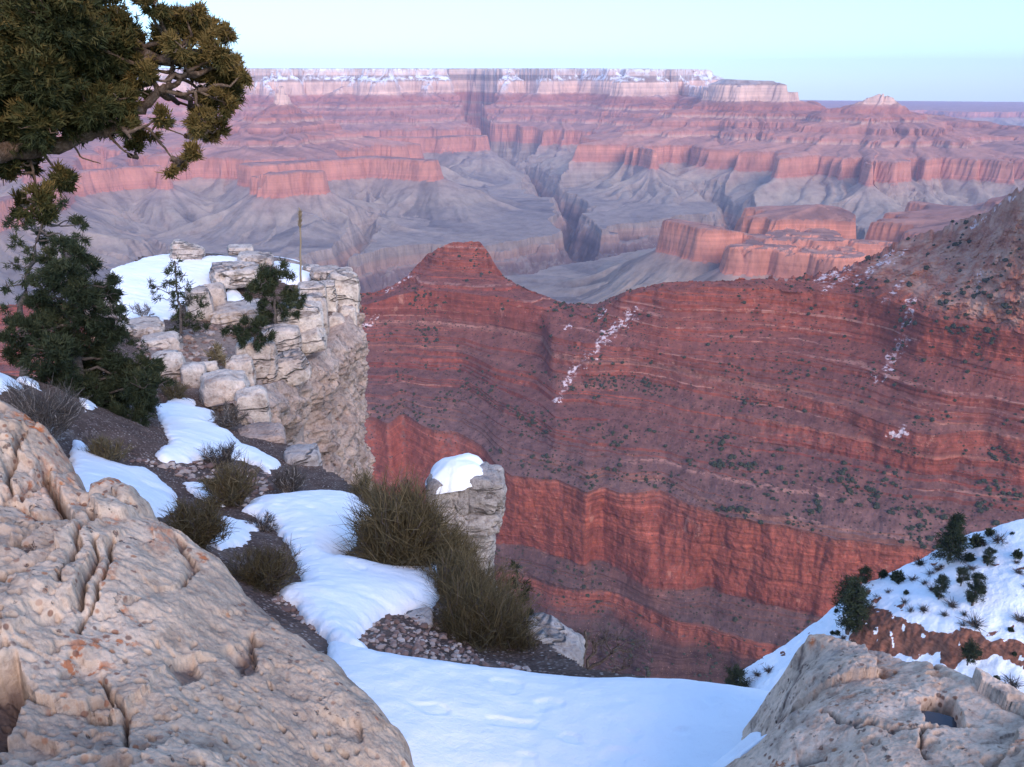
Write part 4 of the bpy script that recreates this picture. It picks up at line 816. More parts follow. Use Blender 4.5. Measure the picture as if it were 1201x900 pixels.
Vp = np.stack([Xp * f_ + cx[:, None], Yp * f_ + HP[3, 1], Zp], -1).reshape(-1, 3)
Fp = grid_faces(nv, nu, True); Vp = np.concatenate([Vp, [[cx[0], HP[3, 1], zs[0]]]])
Fl = [list(map(int, f)) for f in Fp] + [[len(Vp) - 1, (i + 1) % nu, i] for i in range(nu)]
pin = mesh_np('rock_pinnacle', Vp, Fl, M_PINN, True); tag(pin, 'grey jointed rock pinnacle on a narrow neck with a snow cap', 'rock')
for q in [(563, 574, 58, 52, 10.85, .9, .1), (521, 574, 42, 36, 10.8, .9, .1), (524, 601, 38, 30, 10.8, .9, .08), (560, 606, 56, 30, 10.85, .95, .12), (545, 622, 56, 18, 10.9, .9, .05), (548, 560, 56, 26, 10.95, 1.0, .08), (580, 590, 24, 36, 10.95, .9, .1)]:
    block(None, *q[:4], q[4], q[5], q[6], mat=M_PINN, k=.62, seed=q[0] * .1, sub=5, name='jointed_block', parent=pin, tilt=rng.uniform(-.12, .06), rough=.13)
th_ = np.linspace(0, 2 * np.pi, 90, endpoint=False); rg = np.linspace(0, 1, 34)
T2, G2 = np.meshgrid(th_, rg); out_ = 1 + .22 * fbm(np.cos(T2) * 1.4, np.sin(T2) * 1.4, o=3)
xs_ = G2 * out_ * np.cos(T2) * 35 * mpx; ys_ = G2 * out_ * np.sin(T2) * 40 * mpx
cs = pt(530, 552, 10.85)
zs_ = cs[2] - .02 + .13 * np.sqrt(np.clip(1 - G2 ** 2, 0, 1)) - .1 * G2 ** 4 + .2 * xs_ - .05 * G2 + .02 * fbm(xs_ * 4, ys_ * 4, o=2)
sc_ob = mesh_np('snow_cap', np.stack([xs_ + cs[0] + .03, ys_ + HP[3, 1] - .05, zs_], -1), grid_faces(34, 90, True), M_SNOW, True)
tag(sc_ob, 'rounded snow cap on top of the rock pinnacle', 'snow', kind='stuff')

# ------------------------------------------------------------------ VEGETATION
def limb_path(a, b, n=6, sag=0.0, wob=.06):
    a, b = np.array(a), np.array(b); t = np.linspace(0, 1, n)[:, None]; L = np.linalg.norm(b - a)
    p = a + (b - a) * t + np.array([0, 0, -sag * L]) * (4 * t * (1 - t)); p[1:-1] += rng.normal(0, wob * L, (n - 2, 3)); return p
def foliage(mb, c, R, ntuft, nbl, length, width, tone, up=.2, flat=.85, spread=.7):
    nc = max(3, ntuft // 16); cd = unit(nc) * (R * 1.08 * rng.random(nc) ** .4 * rng.uniform(.8, 1.2, nc))[:, None]
    q = cd[rng.integers(0, nc, ntuft)] + rng.normal(0, R * .17, (ntuft, 3)); rr = np.linalg.norm(q, axis=1) + 1e-6; d = q / rr[:, None]
    B = c + q * np.array([1, 1, flat])
    axis = d * .8 + unit(ntuft) * .7 + np.array([0, 0, up])
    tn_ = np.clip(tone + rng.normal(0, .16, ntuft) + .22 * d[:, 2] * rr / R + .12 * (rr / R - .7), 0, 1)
    Bb_ = np.repeat(B, nbl, 0) + rng.normal(0, length * .22, (ntuft * nbl, 3)); D = np.repeat(axis, nbl, 0) / 1.2 + unit(ntuft * nbl) * spread
    mb.blades(Bb_, D, length * np.repeat(rng.uniform(.65, 1.35, ntuft), nbl) * rng.uniform(.5, 1.25, ntuft * nbl), width * rng.uniform(.7, 1.2, ntuft * nbl), 2, 0, np.clip(np.repeat(tn_, nbl) + rng.normal(0, .07, ntuft * nbl), 0, 1))
def traced_tree(name, label, cat, trunk, rad, clusters, r, dspread, mat, bark, dens, nbl, length, width, tone=.4, group=None, tone_fn=None, twig=.006, loc=None, shift=None, limbs=()):
    tp = np.array([pt(*q) for q in trunk]); m = (tp[0, 1] * CT - tp[0, 2] * ST) / F
    root = empty(name, tp[0]); tag(root, label, cat, group)
    o0 = tp[0]
    w_ = MB(); fol = MB(); n = len(tp); k = np.linspace(0, 1, 4 * n); ti = np.linspace(0, 1, n)
    tpp = np.stack([np.interp(k, ti, tp[:, i]) for i in range(3)], -1); tpp[1:-1] += rng.normal(0, rad * .35, tpp[1:-1].shape)
    w_.tube(tpp - o0, np.interp(k, [0, 1], [rad, rad * .3]), 9)
    br = MB(); nodes = list(tpp)
    for L, r0_, r1_ in limbs:
        q = np.array([pt(*z) for z in L]); kk = np.linspace(0, 1, 4 * len(q)); qi = np.linspace(0, 1, len(q))
        qq = np.stack([np.interp(kk, qi, q[:, i]) for i in range(3)], -1); qq[1:-1] += rng.normal(0, r0_ * .14, qq[1:-1].shape)
        br.tube(qq - o0, np.interp(kk, [0, 1], [r0_, r1_]), 8); nodes += list(qq)
    nodes = np.array(nodes)
    for cl in clusters:
        px, py, rp = cl[:3]; rr = r + (cl[3] if len(cl) > 3 else rng.uniform(-1, 1) * dspread)
        c = pt(px, py, rr); mm = (c[1] * CT - c[2] * ST) / F; R = rp * mm
        j = np.argmin(np.linalg.norm((nodes - c) * [1, 1, 1.4], axis=1)); a = nodes[j]
        if np.linalg.norm(a - c) > R * .3:
            pth = limb_path(a, c, 7, .05, .04); br.tube(pth - o0, np.linspace(max(twig, min(rad * .3, .06 * np.linalg.norm(a - c))), twig * .6, 7), 6)
        for _ in range(4):
            br.tube(limb_path(c if np.linalg.norm(a - c) > R * .3 else a, c + unit(1)[0] * R * .9, 5, 0, .08) - o0, np.linspace(twig, twig * .3, 5), 5)
        tn0 = tone if tone_fn is None else tone_fn(px, py)
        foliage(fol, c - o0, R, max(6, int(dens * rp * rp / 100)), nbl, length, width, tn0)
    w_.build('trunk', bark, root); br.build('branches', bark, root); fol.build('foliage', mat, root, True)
    return root
# overhanging juniper, upper left
JC = [(-25, 60, 44), (-20, 130, 40), (15, 15, 42), (62, 20, 44), (100, 12, 36), (140, 40, 26), (120, 120, 26), (225, 75, 20), (205, 20, 16), (240, 105, 18), (232, 120, 16), (150, 130, 16), (118, 142, 18), (40, 90, 40), (90, 118, 34), (30, 62, 44), (78, 62, 44), (115, 55, 32), (15, 112, 40), (58, 112, 42), (95, 95, 36), (10, 150, 28), (48, 150, 26), (84, 140, 24), (128, 88, 30), (108, 128, 24), (150, 55, 24), (158, 78, 24), (135, 25, 18),
      (181, 6, 15), (168, 2, 10), (200, 42, 20), (188, 62, 20), (214, 58, 20), (228, 15, 15), (222, 32, 20), (212, 25, 14), (240, 42, 20), (263, 40, 16), (255, 62, 22), (285, 88, 12), (268, 98, 22), (250, 90, 20), (276, 78, 14), (245, 122, 22), (262, 120, 18), (235, 142, 18), (258, 150, 13), (246, 160, 12), (228, 182, 13), (213, 196, 12), (204, 202, 8),
      (188, 138, 13), (168, 160, 13), (160, 175, 9), (150, 150, 12), (140, 118, 18), (160, 105, 16), (172, 92, 14), (72, 213, 14), (80, 208, 10), (42, 238, 18), (55, 246, 12), (28, 243, 11), (12, 192, 14), (30, 190, 12), (6, 205, 10), (44, 192, 8)]
JL = [([(-60, 195, 3.75), (0, 178, 3.9), (40, 176, 4.0), (70, 170, 4.0), (105, 155, 4.0), (145, 145, 4.0), (165, 128, 4.0), (182, 112, 4.0), (195, 100, 4.0), (203, 82, 4.0), (210, 62, 4.0)], .042, .008), ([(190, 106, 4.0), (208, 98, 3.95), (220, 84, 3.9)], .016, .006), ([(190, 106, 4.0), (215, 112, 3.95), (232, 106, 3.9)], .012, .005), ([(148, 143, 4.0), (175, 152, 3.95), (190, 170, 3.95), (205, 190, 3.95)], .009, .003), ([(120, 152, 4.0), (140, 172, 3.95), (155, 185, 3.95)], .007, .003),
      ([(50, 180, 4.0), (62, 195, 3.95), (72, 208, 3.95)], .006, .003), ([(35, 186, 4.0), (40, 205, 3.95), (44, 230, 3.95)], .007, .003), ([(85, 168, 4.0), (95, 185, 4.0), (118, 192, 4.0)], .005, .002), ([(140, 145, 3.95), (150, 158, 3.8), (154, 163, 3.75)], .012, .004), ([(180, 145, 4.0), (198, 152, 4.0), (218, 160, 4.0)], .005, .002)]
juniper = traced_tree('juniper_tree', 'golden green juniper branch hanging into the upper left corner', 'tree', [(-330, 560, 3.4), (-310, 420, 3.45), (-250, 300, 3.5), (-150, 230, 3.6), (-60, 195, 3.75), (-40, 120, 3.8), (-20, 30, 3.9)], 0.16, [(a, b, c_ * (.86 if a > 120 else 1)) for a, b, c_ in JC], 4.0, .28, M_JUN, M_BARK, 52, 14, .026, .0068, tone_fn=lambda px, py: .34 + .5 * min(1, max(0, (px - 110) / 120)) + (.12 if py > 180 else 0), twig=.004, limbs=JL)
# pinyons at the left
traced_tree('pinyon_tree', 'sparse thin crowned tree behind the dark pinyon at left edge', 'tree', [(28, 470, 15.5), (30, 420, 15.5), (24, 360, 15.5), (35, 310, 15.5), (50, 262, 15.5)], .07, [(60, 248, 10), (85, 258, 11), (100, 262, 8), (30, 262, 9), (45, 275, 10), (70, 280, 11), (95, 280, 10), (20, 285, 8), (40, 300, 9), (15, 310, 7), (30, 325, 8), (60, 300, 9), (8, 335, 7), (45, 240, 9), (75, 240, 8), (12, 262, 7), (28, 350, 8), (10, 360, 6), (85, 300, 8)], 15.5, .5, M_PIN, M_DBARK, 34, 10, .085, .016, .5, twig=.01)
PB = [(75, 292, 14), (90, 300, 13), (60, 305, 13), (105, 315, 13), (80, 320, 18), (60, 335, 16), (110, 338, 16), (125, 345, 12), (90, 345, 18), (136, 328, 8), (130, 362, 10), (45, 355, 14), (70, 365, 18), (100, 370, 20), (125, 385, 18), (50, 385, 18), (80, 395, 22), (30, 385, 12), (110, 410, 24), (140, 415, 20), (60, 415, 22), (30, 410, 15), (15, 395, 10), (90, 430, 24), (120, 440, 24), (150, 440, 20), (165, 430, 14), (50, 440, 18), (75, 455, 20), (105, 465, 22), (140, 465, 24), (165, 455, 18), (180, 440, 12), (190, 450, 10), (120, 485, 20), (150, 488, 18), (172, 475, 12), (95, 490, 14), (15, 415, 9), (8, 375, 8), (140, 505, 14), (115, 508, 12)]
traced_tree('pinyon_tree', 'dense dark green pinyon beside the pale outcrop', 'tree', [(108, 522, 12.3), (105, 480, 12.3), (95, 430, 12.3), (88, 370, 12.3), (80, 300, 12.3)], .1, [(a, b, c_ * 1.1) for a, b, c_ in PB], 12.3, .75, M_PIN, M_DBARK, 62, 12, .07, .013, .3, twig=.008)
# small trees on the outcrop
traced_tree('pinyon_tree', 'small round topped juniper on the outcrop edge beside the dry stalk', 'tree', [(320, 388, 20.4), (324, 370, 20.4), (322, 345, 20.6), (318, 320, 20.6)], .05, [(306, 318, 11), (318, 314, 12), (300, 330, 12), (312, 330, 13), (326, 326, 10), (294, 342, 9), (304, 346, 11), (318, 345, 10), (337, 326, 7), (340, 338, 8), (334, 350, 10), (346, 352, 10), (352, 346, 7), (318, 364, 12), (332, 366, 12), (345, 364, 9), (322, 378, 12), (310, 372, 10), (336, 378, 8)], 20.5, .4, M_PIN, M_DBARK, 52, 10, .11, .022, .45, group='small trees on the outcrop', twig=.012)
traced_tree('juniper_shrub', 'low dark green shrub below the round topped juniper', 'shrub', [(298, 408, 17.6), (299, 395, 17.6), (302, 385, 17.6)], .03, [(278, 386, 11), (292, 381, 11), (306, 384, 11), (312, 394, 10), (298, 395, 12), (284, 396, 10), (270, 384, 7), (305, 402, 7)], 17.6, .3, M_PIN, M_DBARK, 52, 10, .1, .02, .3, group='small trees on the outcrop', twig=.01)
traced_tree('pinyon_tree', 'thin sparse pinyon standing against the outcrop snow', 'tree', [(212, 392, 20), (212, 365, 20), (207, 335, 20), (205, 308, 20)], .04, [(205, 308, 6), (204, 320, 8), (214, 324, 7), (196, 330, 7), (210, 338, 8), (220, 336, 6), (198, 345, 7), (184, 340, 6), (176, 335, 5), (210, 355, 9), (222, 352, 7), (232, 350, 7), (240, 358, 7), (216, 370, 10), (230, 372, 9), (204, 375, 8), (220, 385, 11), (235, 382, 8), (206, 388, 8), (188, 350, 5)], 20, .5, M_PIN, M_DBARK, 30, 9, .1, .019, .55, group='small trees on the outcrop', twig=.012)
traced_tree('juniper_shrub', 'little yellowish green seedling on the gravel slope', 'shrub', [(256, 430, 17.2), (255, 420, 17.2), (250, 410, 17.2)], .02, [(250, 412, 6), (256, 420, 7), (262, 424, 6), (248, 420, 5)], 17.2, .15, M_EPH, M_DBARK, 40, 10, .12, .02, .6, twig=.008)
traced_tree('juniper_shrub', 'small dark shrub clinging to the cliff face', 'shrub', [(380, 440, 21.3), (378, 436, 21.3), (376, 432, 21.3)], .02, [(372, 433, 6), (380, 431, 7), (386, 428, 5)], 21.2, .15, M_EPH, M_DBARK, 50, 10, .1, .02, .25, twig=.008)
traced_tree('juniper_tree', 'dark upright little juniper behind the lowest brush bush', 'tree', [(612, 745, 6.6), (612, 720, 6.6), (608, 690, 6.6), (606, 668, 6.6)], .02, [(606, 668, 9), (612, 680, 11), (602, 685, 9), (616, 694, 11), (606, 700, 12), (614, 712, 12), (602, 715, 10), (620, 722, 9), (610, 730, 11), (606, 742, 9)], 6.6, .14, M_PIN, M_DBARK, 26, 10, .035, .007, .25, twig=.004)

# brush bushes
def brush(name, label, px, py, wpx, hpx, n, mat, r=None, width=.0055, tone=.45, lean=0.0, spread=1.0, group='brush clumps among the snow patches', twigs=20, seg=4, sparse=.0):
    n = int(n * 2.9); width = width * .62; hpx = hpx * 1.02
    c, rr = on_ground(px, py) if r is None else (pt(px, py, r), r)
    m = (c[1] * CT - c[2] * ST) / F; W, Hh = wpx * m, hpx * m * 1.12
    root = empty(name, c); tag(root, label, 'bush', group)
    mb = MB(); sub = max(10, n // 40); nl = 3 + int(rng.integers(0, 4))
    la = rng.uniform(0, 2 * np.pi, nl); lr = W * .3 * np.sqrt(rng.random(nl)); lobe = np.stack([lr * np.cos(la), lr * np.sin(la) * .7], -1); lh = rng.uniform(.62, 1.05, nl); lh[int(np.argmin(lr))] = 1.08
    li = rng.integers(0, nl, sub)
    SB = np.concatenate([lobe[li] * .45 + rng.normal(0, W * .035, (sub, 2)), np.full((sub, 1), -.03)], 1)
    dv_ = unit(sub); dv_[:, 2] = np.abs(dv_[:, 2])
    TB = np.concatenate([lobe[li] * 1.15 + dv_[:, :2] * W * .36 * spread, (Hh * lh[li] * (.2 + .52 * dv_[:, 2] * rng.uniform(.7, 1.1, sub)))[:, None]], 1); TB[:, 0] += lean * TB[:, 2]
    stems = MB()
    for a, b in zip(SB, TB): stems.tube(limb_path(a, b, 6, 0, .06), np.linspace(width * 1.5, width * .5, 6), 5, rng.random())
    idx = rng.integers(0, sub, n); tt = .25 + .75 * rng.random(n) ** .65
    B = SB[idx] + (TB - SB)[idx] * tt[:, None] + rng.normal(0, W * .03, (n, 3))
    ax = (TB - SB)[idx]; ax = ax / (np.linalg.norm(ax, axis=1)[:, None] + 1e-6)
    D = ax * .75 + np.array([lean * .6, 0, .25]) + rng.normal(0, .52, (n, 3))
    Ls = Hh * rng.uniform(.06, .25, n)
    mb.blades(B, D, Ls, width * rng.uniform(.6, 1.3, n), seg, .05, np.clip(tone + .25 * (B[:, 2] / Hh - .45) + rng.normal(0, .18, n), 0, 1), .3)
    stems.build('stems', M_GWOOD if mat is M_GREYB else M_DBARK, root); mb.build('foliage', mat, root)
    return root
brush('brush_bush', 'large olive brush bush left of the rock pinnacle', 462, 664, 124, 130, 3800, M_EPH, width=.009, tone=.42)
brush('brush_bush', 'olive stemmed offshoot at the left end of the large bush', 428, 600, 40, 70, 600, M_EPH, r=8.9, width=.009, tone=.55)
brush('brush_bush', 'olive brush bush squeezed between the pinnacle bush and the large bush', 520, 676, 72, 84, 1800, M_EPH, r=6.7, width=.0075, tone=.38)
brush('brush_bush', 'low dark brush hugging the lowest bush on its right', 610, 795, 70, 70, 1600, M_EPH, r=4.6, width=.0055, tone=.3)
brush('brush_bush', 'dark brush bush lowest on the slope above the snow ledge', 562, 788, 128, 150, 4200, M_EPH, r=4.75, width=.0055, tone=.35)
brush('brush_bush', 'olive brush bush behind the lowest bush and below the pinnacle', 545, 742, 110, 130, 3200, M_EPH, r=5.5, width=.0062, tone=.42)
brush('brush_bush', 'spiky dark bush in front of the snow tongue', 308, 686, 78, 62, 1500, M_EPH, width=.006, tone=.3, lean=.25)
brush('brush_bush', 'drooping dark bush behind the big boulder shoulder', 228, 640, 72, 70, 1500, M_EPH, width=.008, tone=.28)
brush('brush_bush', 'olive topped bush in the middle of the slope', 276, 592, 62, 62, 1300, M_EPH, width=.010, tone=.5)
brush('brush_bush', 'yellowish grassy clump at the foot of the dark pinyon', 128, 546, 50, 50, 900, M_EPH, width=.010, tone=.6)
brush('brush_bush', 'green tufted clump beside the jagged snow patch', 204, 470, 34, 34, 500, M_EPH, width=.014, tone=.5)
brush('sage_bush', 'grey twiggy sagebrush beside the left edge snow', 55, 508, 104, 70, 1900, M_GREYB, r=8.6, width=.008, tone=.45, spread=1.3)
brush('sage_bush', 'grey shrub beside the pale rounded boulder', 338, 580, 36, 44, 500, M_GREYB, width=.010, tone=.35, spread=1.2)
brush('sage_bush', 'small grey shrub under the pale boulders by the jagged snow', 266, 500, 38, 34, 500, M_GREYB, r=13.2, width=.013, tone=.45, spread=1.3)
brush('sage_bush', 'grey bare shrub standing on the jagged snow tip', 262, 548, 38, 42, 450, M_GREYB, width=.010, tone=.3, spread=1.2)
brush('sage_bush', 'pale grey twigs inside the large olive bush', 425, 612, 34, 44, 350, M_GREYB, r=8.2, width=.008, tone=.55, spread=1.3)
brush('sage_bush', 'grey cushion shrub on the far end of the outcrop top', 384, 335, 24, 14, 260, M_GREYB, r=25.6, width=.02, tone=.35, spread=1.4)
brush('sage_bush', 'bare grey shrub in the outcrop snow left of the sparse pinyon', 168, 372, 26, 22, 160, M_GREYB, r=20.8, width=.016, tone=.3, spread=1.4)
brush('brush_bush', 'dark twiggy tangle beside the small snow scrap', 304, 622, 36, 26, 300, M_GREYB, width=.008, tone=.15, spread=1.5)
# dry flower stalk
c = pt(353, 345, 24.5); root = empty('flower_stalk', c); tag(root, 'tall dry straw coloured flower stalk rising from the outcrop', 'plant')
top = pt(352, 249, 24.5) - c; m = (c[1] * CT - c[2] * ST) / F
mb = MB(); mb.tube(np.stack([top * k + [rng.normal(0, .006), 0, 0] for k in np.linspace(0, 1, 9)]), np.linspace(.034, .02, 9), 8); mb.build('stem', M_STRAW, root)
mb = MB(); nb = 160; k = rng.uniform(.8, 1.0, nb); mb.blades(top * k[:, None], unit(nb) * .5 + [0, 0, .9], .14, .03, 2, 0, rng.random(nb)); mb.build('seed_head', M_STRAW, root)
mb = MB(); nb = 260; mb.blades(np.zeros((nb, 3)) + rng.normal(0, .06, (nb, 3)) * [1, 1, .2], unit(nb) * [1, 1, .4] + [0, 0, .45], .36, .03, 3, .1, rng.random(nb)); mb.build('leaf_rosette', M_STRAW, root)
# bare tree beyond the ledge
tp = [(682, 850, 7.2), (684, 800, 7.2), (688, 770, 7.2), (686, 740, 7.2)]
P4 = np.array([pt(*q) for q in tp]); root = empty('bare_tree', P4[0]); tag(root, 'bare dark branching tree beyond the snow ledge', 'tree')
mb = MB(); mb.tube(limb_path(P4[0], P4[3], 8, 0, .02) - P4[0], np.linspace(.05, .014, 8), 7, .2); mb.build('trunk', M_DBARK, root)
mb = MB()
def twig(a, d, L, r, lev):
    b = a + d * L; pth = limb_path(a, b, 5, 0, .07); mb.tube(pth - P4[0], np.linspace(r, r * .45, 5), 5, .2)
    if lev:
        for _ in range(4):
            nd = d + rng.normal(0, .6, 3); nd /= np.linalg.norm(nd); twig(pth[rng.integers(2, 5)], nd, L * rng.uniform(.45, .75), r * .5, lev - 1)
for px, py, L in [(664, 745, .26), (722, 745, .3), (735, 785, .34), (655, 770, .22), (700, 735, .25), (720, 800, .3)]:
    d = pt(px, py, 7.2) - P4[2]; twig(P4[1] * .5 + P4[2] * .5 + rng.normal(0, .03, 3), d / np.linalg.norm(d), L * 1.2, .022, 3)
mb.build('branches', M_DBARK, root)

# ------------------------------------------------------------------ SNOWY SPUR at the right
CR = [(700, 860, 165), (800, 840, 160), (850, 815, 159), (868, 788, 160), (900, 766, 163), (930, 750, 166), (960, 727, 170), (985, 705, 175), (1010, 686, 178), (1050, 667, 182), (1080, 655, 185), (1120, 637, 188), (1160, 621, 190), (1201, 604, 192), (1300, 565, 198), (1500, 500, 205)]
SPc = CR[1:] + [(1201, 700, 168), (1100, 700, 167), (1050, 720, 164), (1000, 740, 160), (930, 790, 152), (890, 800, 154), (1201, 800, 150), (1000, 800, 148), (1100, 760, 155), (1201, 900, 130), (1000, 900, 125), (900, 860, 135), (1300, 700, 172), (1400, 800, 160)]
SG = Interp([pt(*q) for q in SPc], .003)
cra = np.array([float(tn(p, y)[1]) for p, y, r in CR]); crr = np.array([r for *_, r in CR])
nA, nR = 520, 420
A_, R_ = np.meshgrid(np.linspace(cra[0], math.radians(44), nA), np.linspace(78, 235, nR)); X, Y = R_ * np.sin(A_), R_ * np.cos(A_)
Rc = np.interp(A_, cra, crr)
def spur(X, Y):
    A = np.arctan2(X, Y); R = np.hypot(X, Y); z = SG(X, Y); rc = np.interp(A, cra, crr)
    over = R - rc + 1.6 * fbm(X / 9, Y / 9, o=3)
    z = z - np.where(over > 0, over * 1.3 + .03 * over ** 2, 0)
    a0 = float(tn(852, 815)[1]); z = z - np.maximum(0, (a0 - A) * R) * 1.5
    return z
Zb_ = spur(X, Y); PX, PY = proj(X, Y, Zb_)
PXn = PX + 9 * fbm(X / 3.5, Y / 3.5, o=4); PYn = PY + 7 * fbm(X / 3.5 + 9, Y / 3.5, o=4)
band = [(1003, 712), (1030, 712), (1050, 722), (1085, 735), (1105, 742), (1140, 738), (1160, 748), (1201, 756), (1300, 770), (1300, 790), (1201, 776), (1170, 764), (1140, 766), (1125, 776), (1090, 762), (1060, 760), (1030, 768), (1000, 760), (1000, 735)]
d = sdf(PXn, PYn, band); red = sstep(-2.5, 2.5, d) * (R_ < Rc)
ln = seg_dist(PXn, PYn, [(1150, 655), (1175, 668), (1201, 664)]); red = np.maximum(red, .9 * sstep(2.5, .6, ln) * (noise(X / 2, Y / 2) > -.1))
red = red * sstep(-.75, -.4, fbm(X / 2.4, Y / 2.4, Zb_ / 1.2, o=4)); spot = sstep(.4, .52, fbm(X / 2.6, Y / 2.6, o=4)) * sstep(-.1, .35, fbm(X / 14, Y / 14 + 3, o=2)); red = np.maximum(red, spot * .9)
below = sstep(0, 18, PYn - np.interp(PXn, [1000, 1050, 1100, 1150, 1201, 1300], [722, 738, 752, 752, 766, 780])) * sstep(940, 1010, PXn)
Zs = Zb_ + .5 * fbm(X / 8, Y / 8, o=4) + .15 * fbm(X / 1.8, Y / 1.8, o=3) - 1.8 * below + red * .5 * fbm(X / 1.3, Y / 1.3, Zb_ / .6, o=4)
t = NT('spur_ground', .9, .2); P_ = t.P()
rc_ = t.ramp(t.noise(t.scale(P_, (1, 1, 4)), .5, 6, .7), [(.3, (.1, .045, .032)), (.5, (.24, .1, .065)), (.7, (.34, .16, .11))])
scol = t.mix(t.map(t.noise(P_, .9, 5, .7), .6, .7), (.86, .88, .92), (.72, .72, .74))
col = t.mix(t.map(t.math('ADD', t.attr('red'), t.math('MULTIPLY', t.math('SUBTRACT', t.noise(P_, .7, 6, .75), .5), 1.3)), .42, .52), scol, rc_)
M_SPUR = t.out(col, t.bump(t.noise(P_, 1.2, 6, .65), .7, .5))
tag(mesh_np('snowy_slope', np.stack([X, Y, Zs], -1), grid_faces(nR, nA), M_SPUR, True, {'red': red}), 'snow covered slope with a red earth band at right', 'slope', kind='structure')
def on_spur(px, py):
    t_, a = tn(px, py); r = np.linspace(225, 85, 700); x, y = r * math.sin(a), r * math.cos(a); z = spur(x, y)
    m = np.nonzero(r * t_ - z > 0)[0]
    r2 = r[::-1]; hit = np.nonzero((r * t_ <= z)[::-1])[0]
    i = 699 - hit[0] if len(hit) else int(np.argmin(np.abs(r * t_ - z)))
    return np.array([x[i], y[i], z[i]])
def conifer(label, px, py, h, w, style='fir', tone=.3, name='conifer_tree', cat='tree', group='trees on the snowy slope'):
    c = on_spur(px, py); m = (c[1] * CT - c[2] * ST) / F; H_, W_ = h * m * 1.15, w * m
    root = empty(name, c); tag(root, label, cat, group); tr = MB(); fo = MB(); br = MB()
    tr.tube(np.array([[0, 0, -.5], [rng.normal(0, .05), 0, H_ * .5], [rng.normal(0, .1), 0, H_]]), np.array([.035, .022, .006]) * H_, 7); 
    n = int(26 + H_ * 4)
    for i in range(n):
        k = (i + rng.random()) / n; z = H_ * (.1 + .88 * k)
        prof = (1 - k) ** .75 if style == 'fir' else math.sin(math.pi * min(1, (k + .12) * .85)) ** .7 * (.65 + .5 * rng.random())
        L = W_ * .5 * prof * rng.uniform(.6, 1.15) + .15; a = rng.uniform(0, 6.28)
        d = np.array([math.cos(a), math.sin(a), -.1 if style == 'fir' else .35]); a0 = np.array([0, 0, z]); e = a0 + d * L
        br.tube(np.stack([a0, (a0 + e) / 2, e]), [.012 * H_ * .6, .006 * H_, .002 * H_], 4)
        nb = 64 if style == 'fir' else 70; k2 = rng.random(nb) ** .6
        fo.blades(a0 + d * L * k2[:, None] + rng.normal(0, .06 * W_, (nb, 3)), d * .6 + unit(nb) * .8, .09 * W_ + .08, .022 * W_ + .02, 2, 0, np.clip(tone + rng.normal(0, .15, nb), 0, 1))
    tr.build('trunk', M_DBARK, root); br.build('branches', M_DBARK, root); fo.build('foliage', M_PIN, root)
def slope_shrub(label, px, py, h, w, dark=False):
    c = on_spur(px, py); m = (c[1] * CT - c[2] * ST) / F; H_, W_ = h * m * 1.1, w * m
    root = empty('leafless_shrub' if not dark else 'juniper_shrub', c); tag(root, label, 'shrub', 'shrubs on the snowy slope')
    mb = MB(); nb = 260; B = rng.normal(0, .12 * W_, (nb, 3)) * [1, 1, .2]
    if dark:
        B = unit(nb) * W_ * .38 * (rng.random(nb) ** .4)[:, None]; B[:, 2] = np.abs(B[:, 2]) * H_ / W_ * 1.6
        mb.blades(B, unit(nb) + [0, 0, .4], .22 * W_, .13 * W_, 2, 0, np.clip(.3 + rng.normal(0, .15, nb), 0, 1)); mb.build('foliage', M_PIN, root)
    else:
        nb = 90; B = B[:nb]; mb.blades(B, unit(nb) * [1, 1, .6] + [0, 0, .6], H_ * rng.uniform(.4, 1, nb), .05 * H_ + .03, 3, .05, rng.random(nb) * .6); mb.build('twigs', M_GREYB, root)
    mb = MB(); mb.tube(np.array([[0, 0, -.3], [0.02, 0, H_ * .35]]), [.06 * W_, .03 * W_], 5, .2); mb.build('stem', M_DBARK, root)
conifer('tall dark fir standing on the snowy crest', 1113, 658, 52, 40, 'fir', .25)
conifer('open branched pine beside the red earth band', 994, 742, 60, 42, 'pine', .35)
conifer('rounded dark tree in the open middle of the snow', 1101, 702, 26, 18, 'pine', .3)
conifer('taller of the two joined trees above the red band', 1140, 711, 38, 22, 'pine', .3)
conifer('shorter of the two joined trees above the red band', 1127, 686, 18, 16, 'pine', .3)
conifer('dark tree standing against the red band below the snow', 1135, 778, 24, 22, 'pine', .25)
conifer('bushy tree at the lowest left end of the snowy slope', 862, 815, 28, 30, 'pine', .25)
conifer('dark tree just behind the snowy crest', 1013, 680, 20, 16, 'pine', .2)
conifer('wide low pine on the crest beside the open branched pine', 1004, 716, 22, 24, 'pine', .3)
conifer('small tree near the right edge on the upper snow', 1158, 664, 20, 14, 'pine', .3)
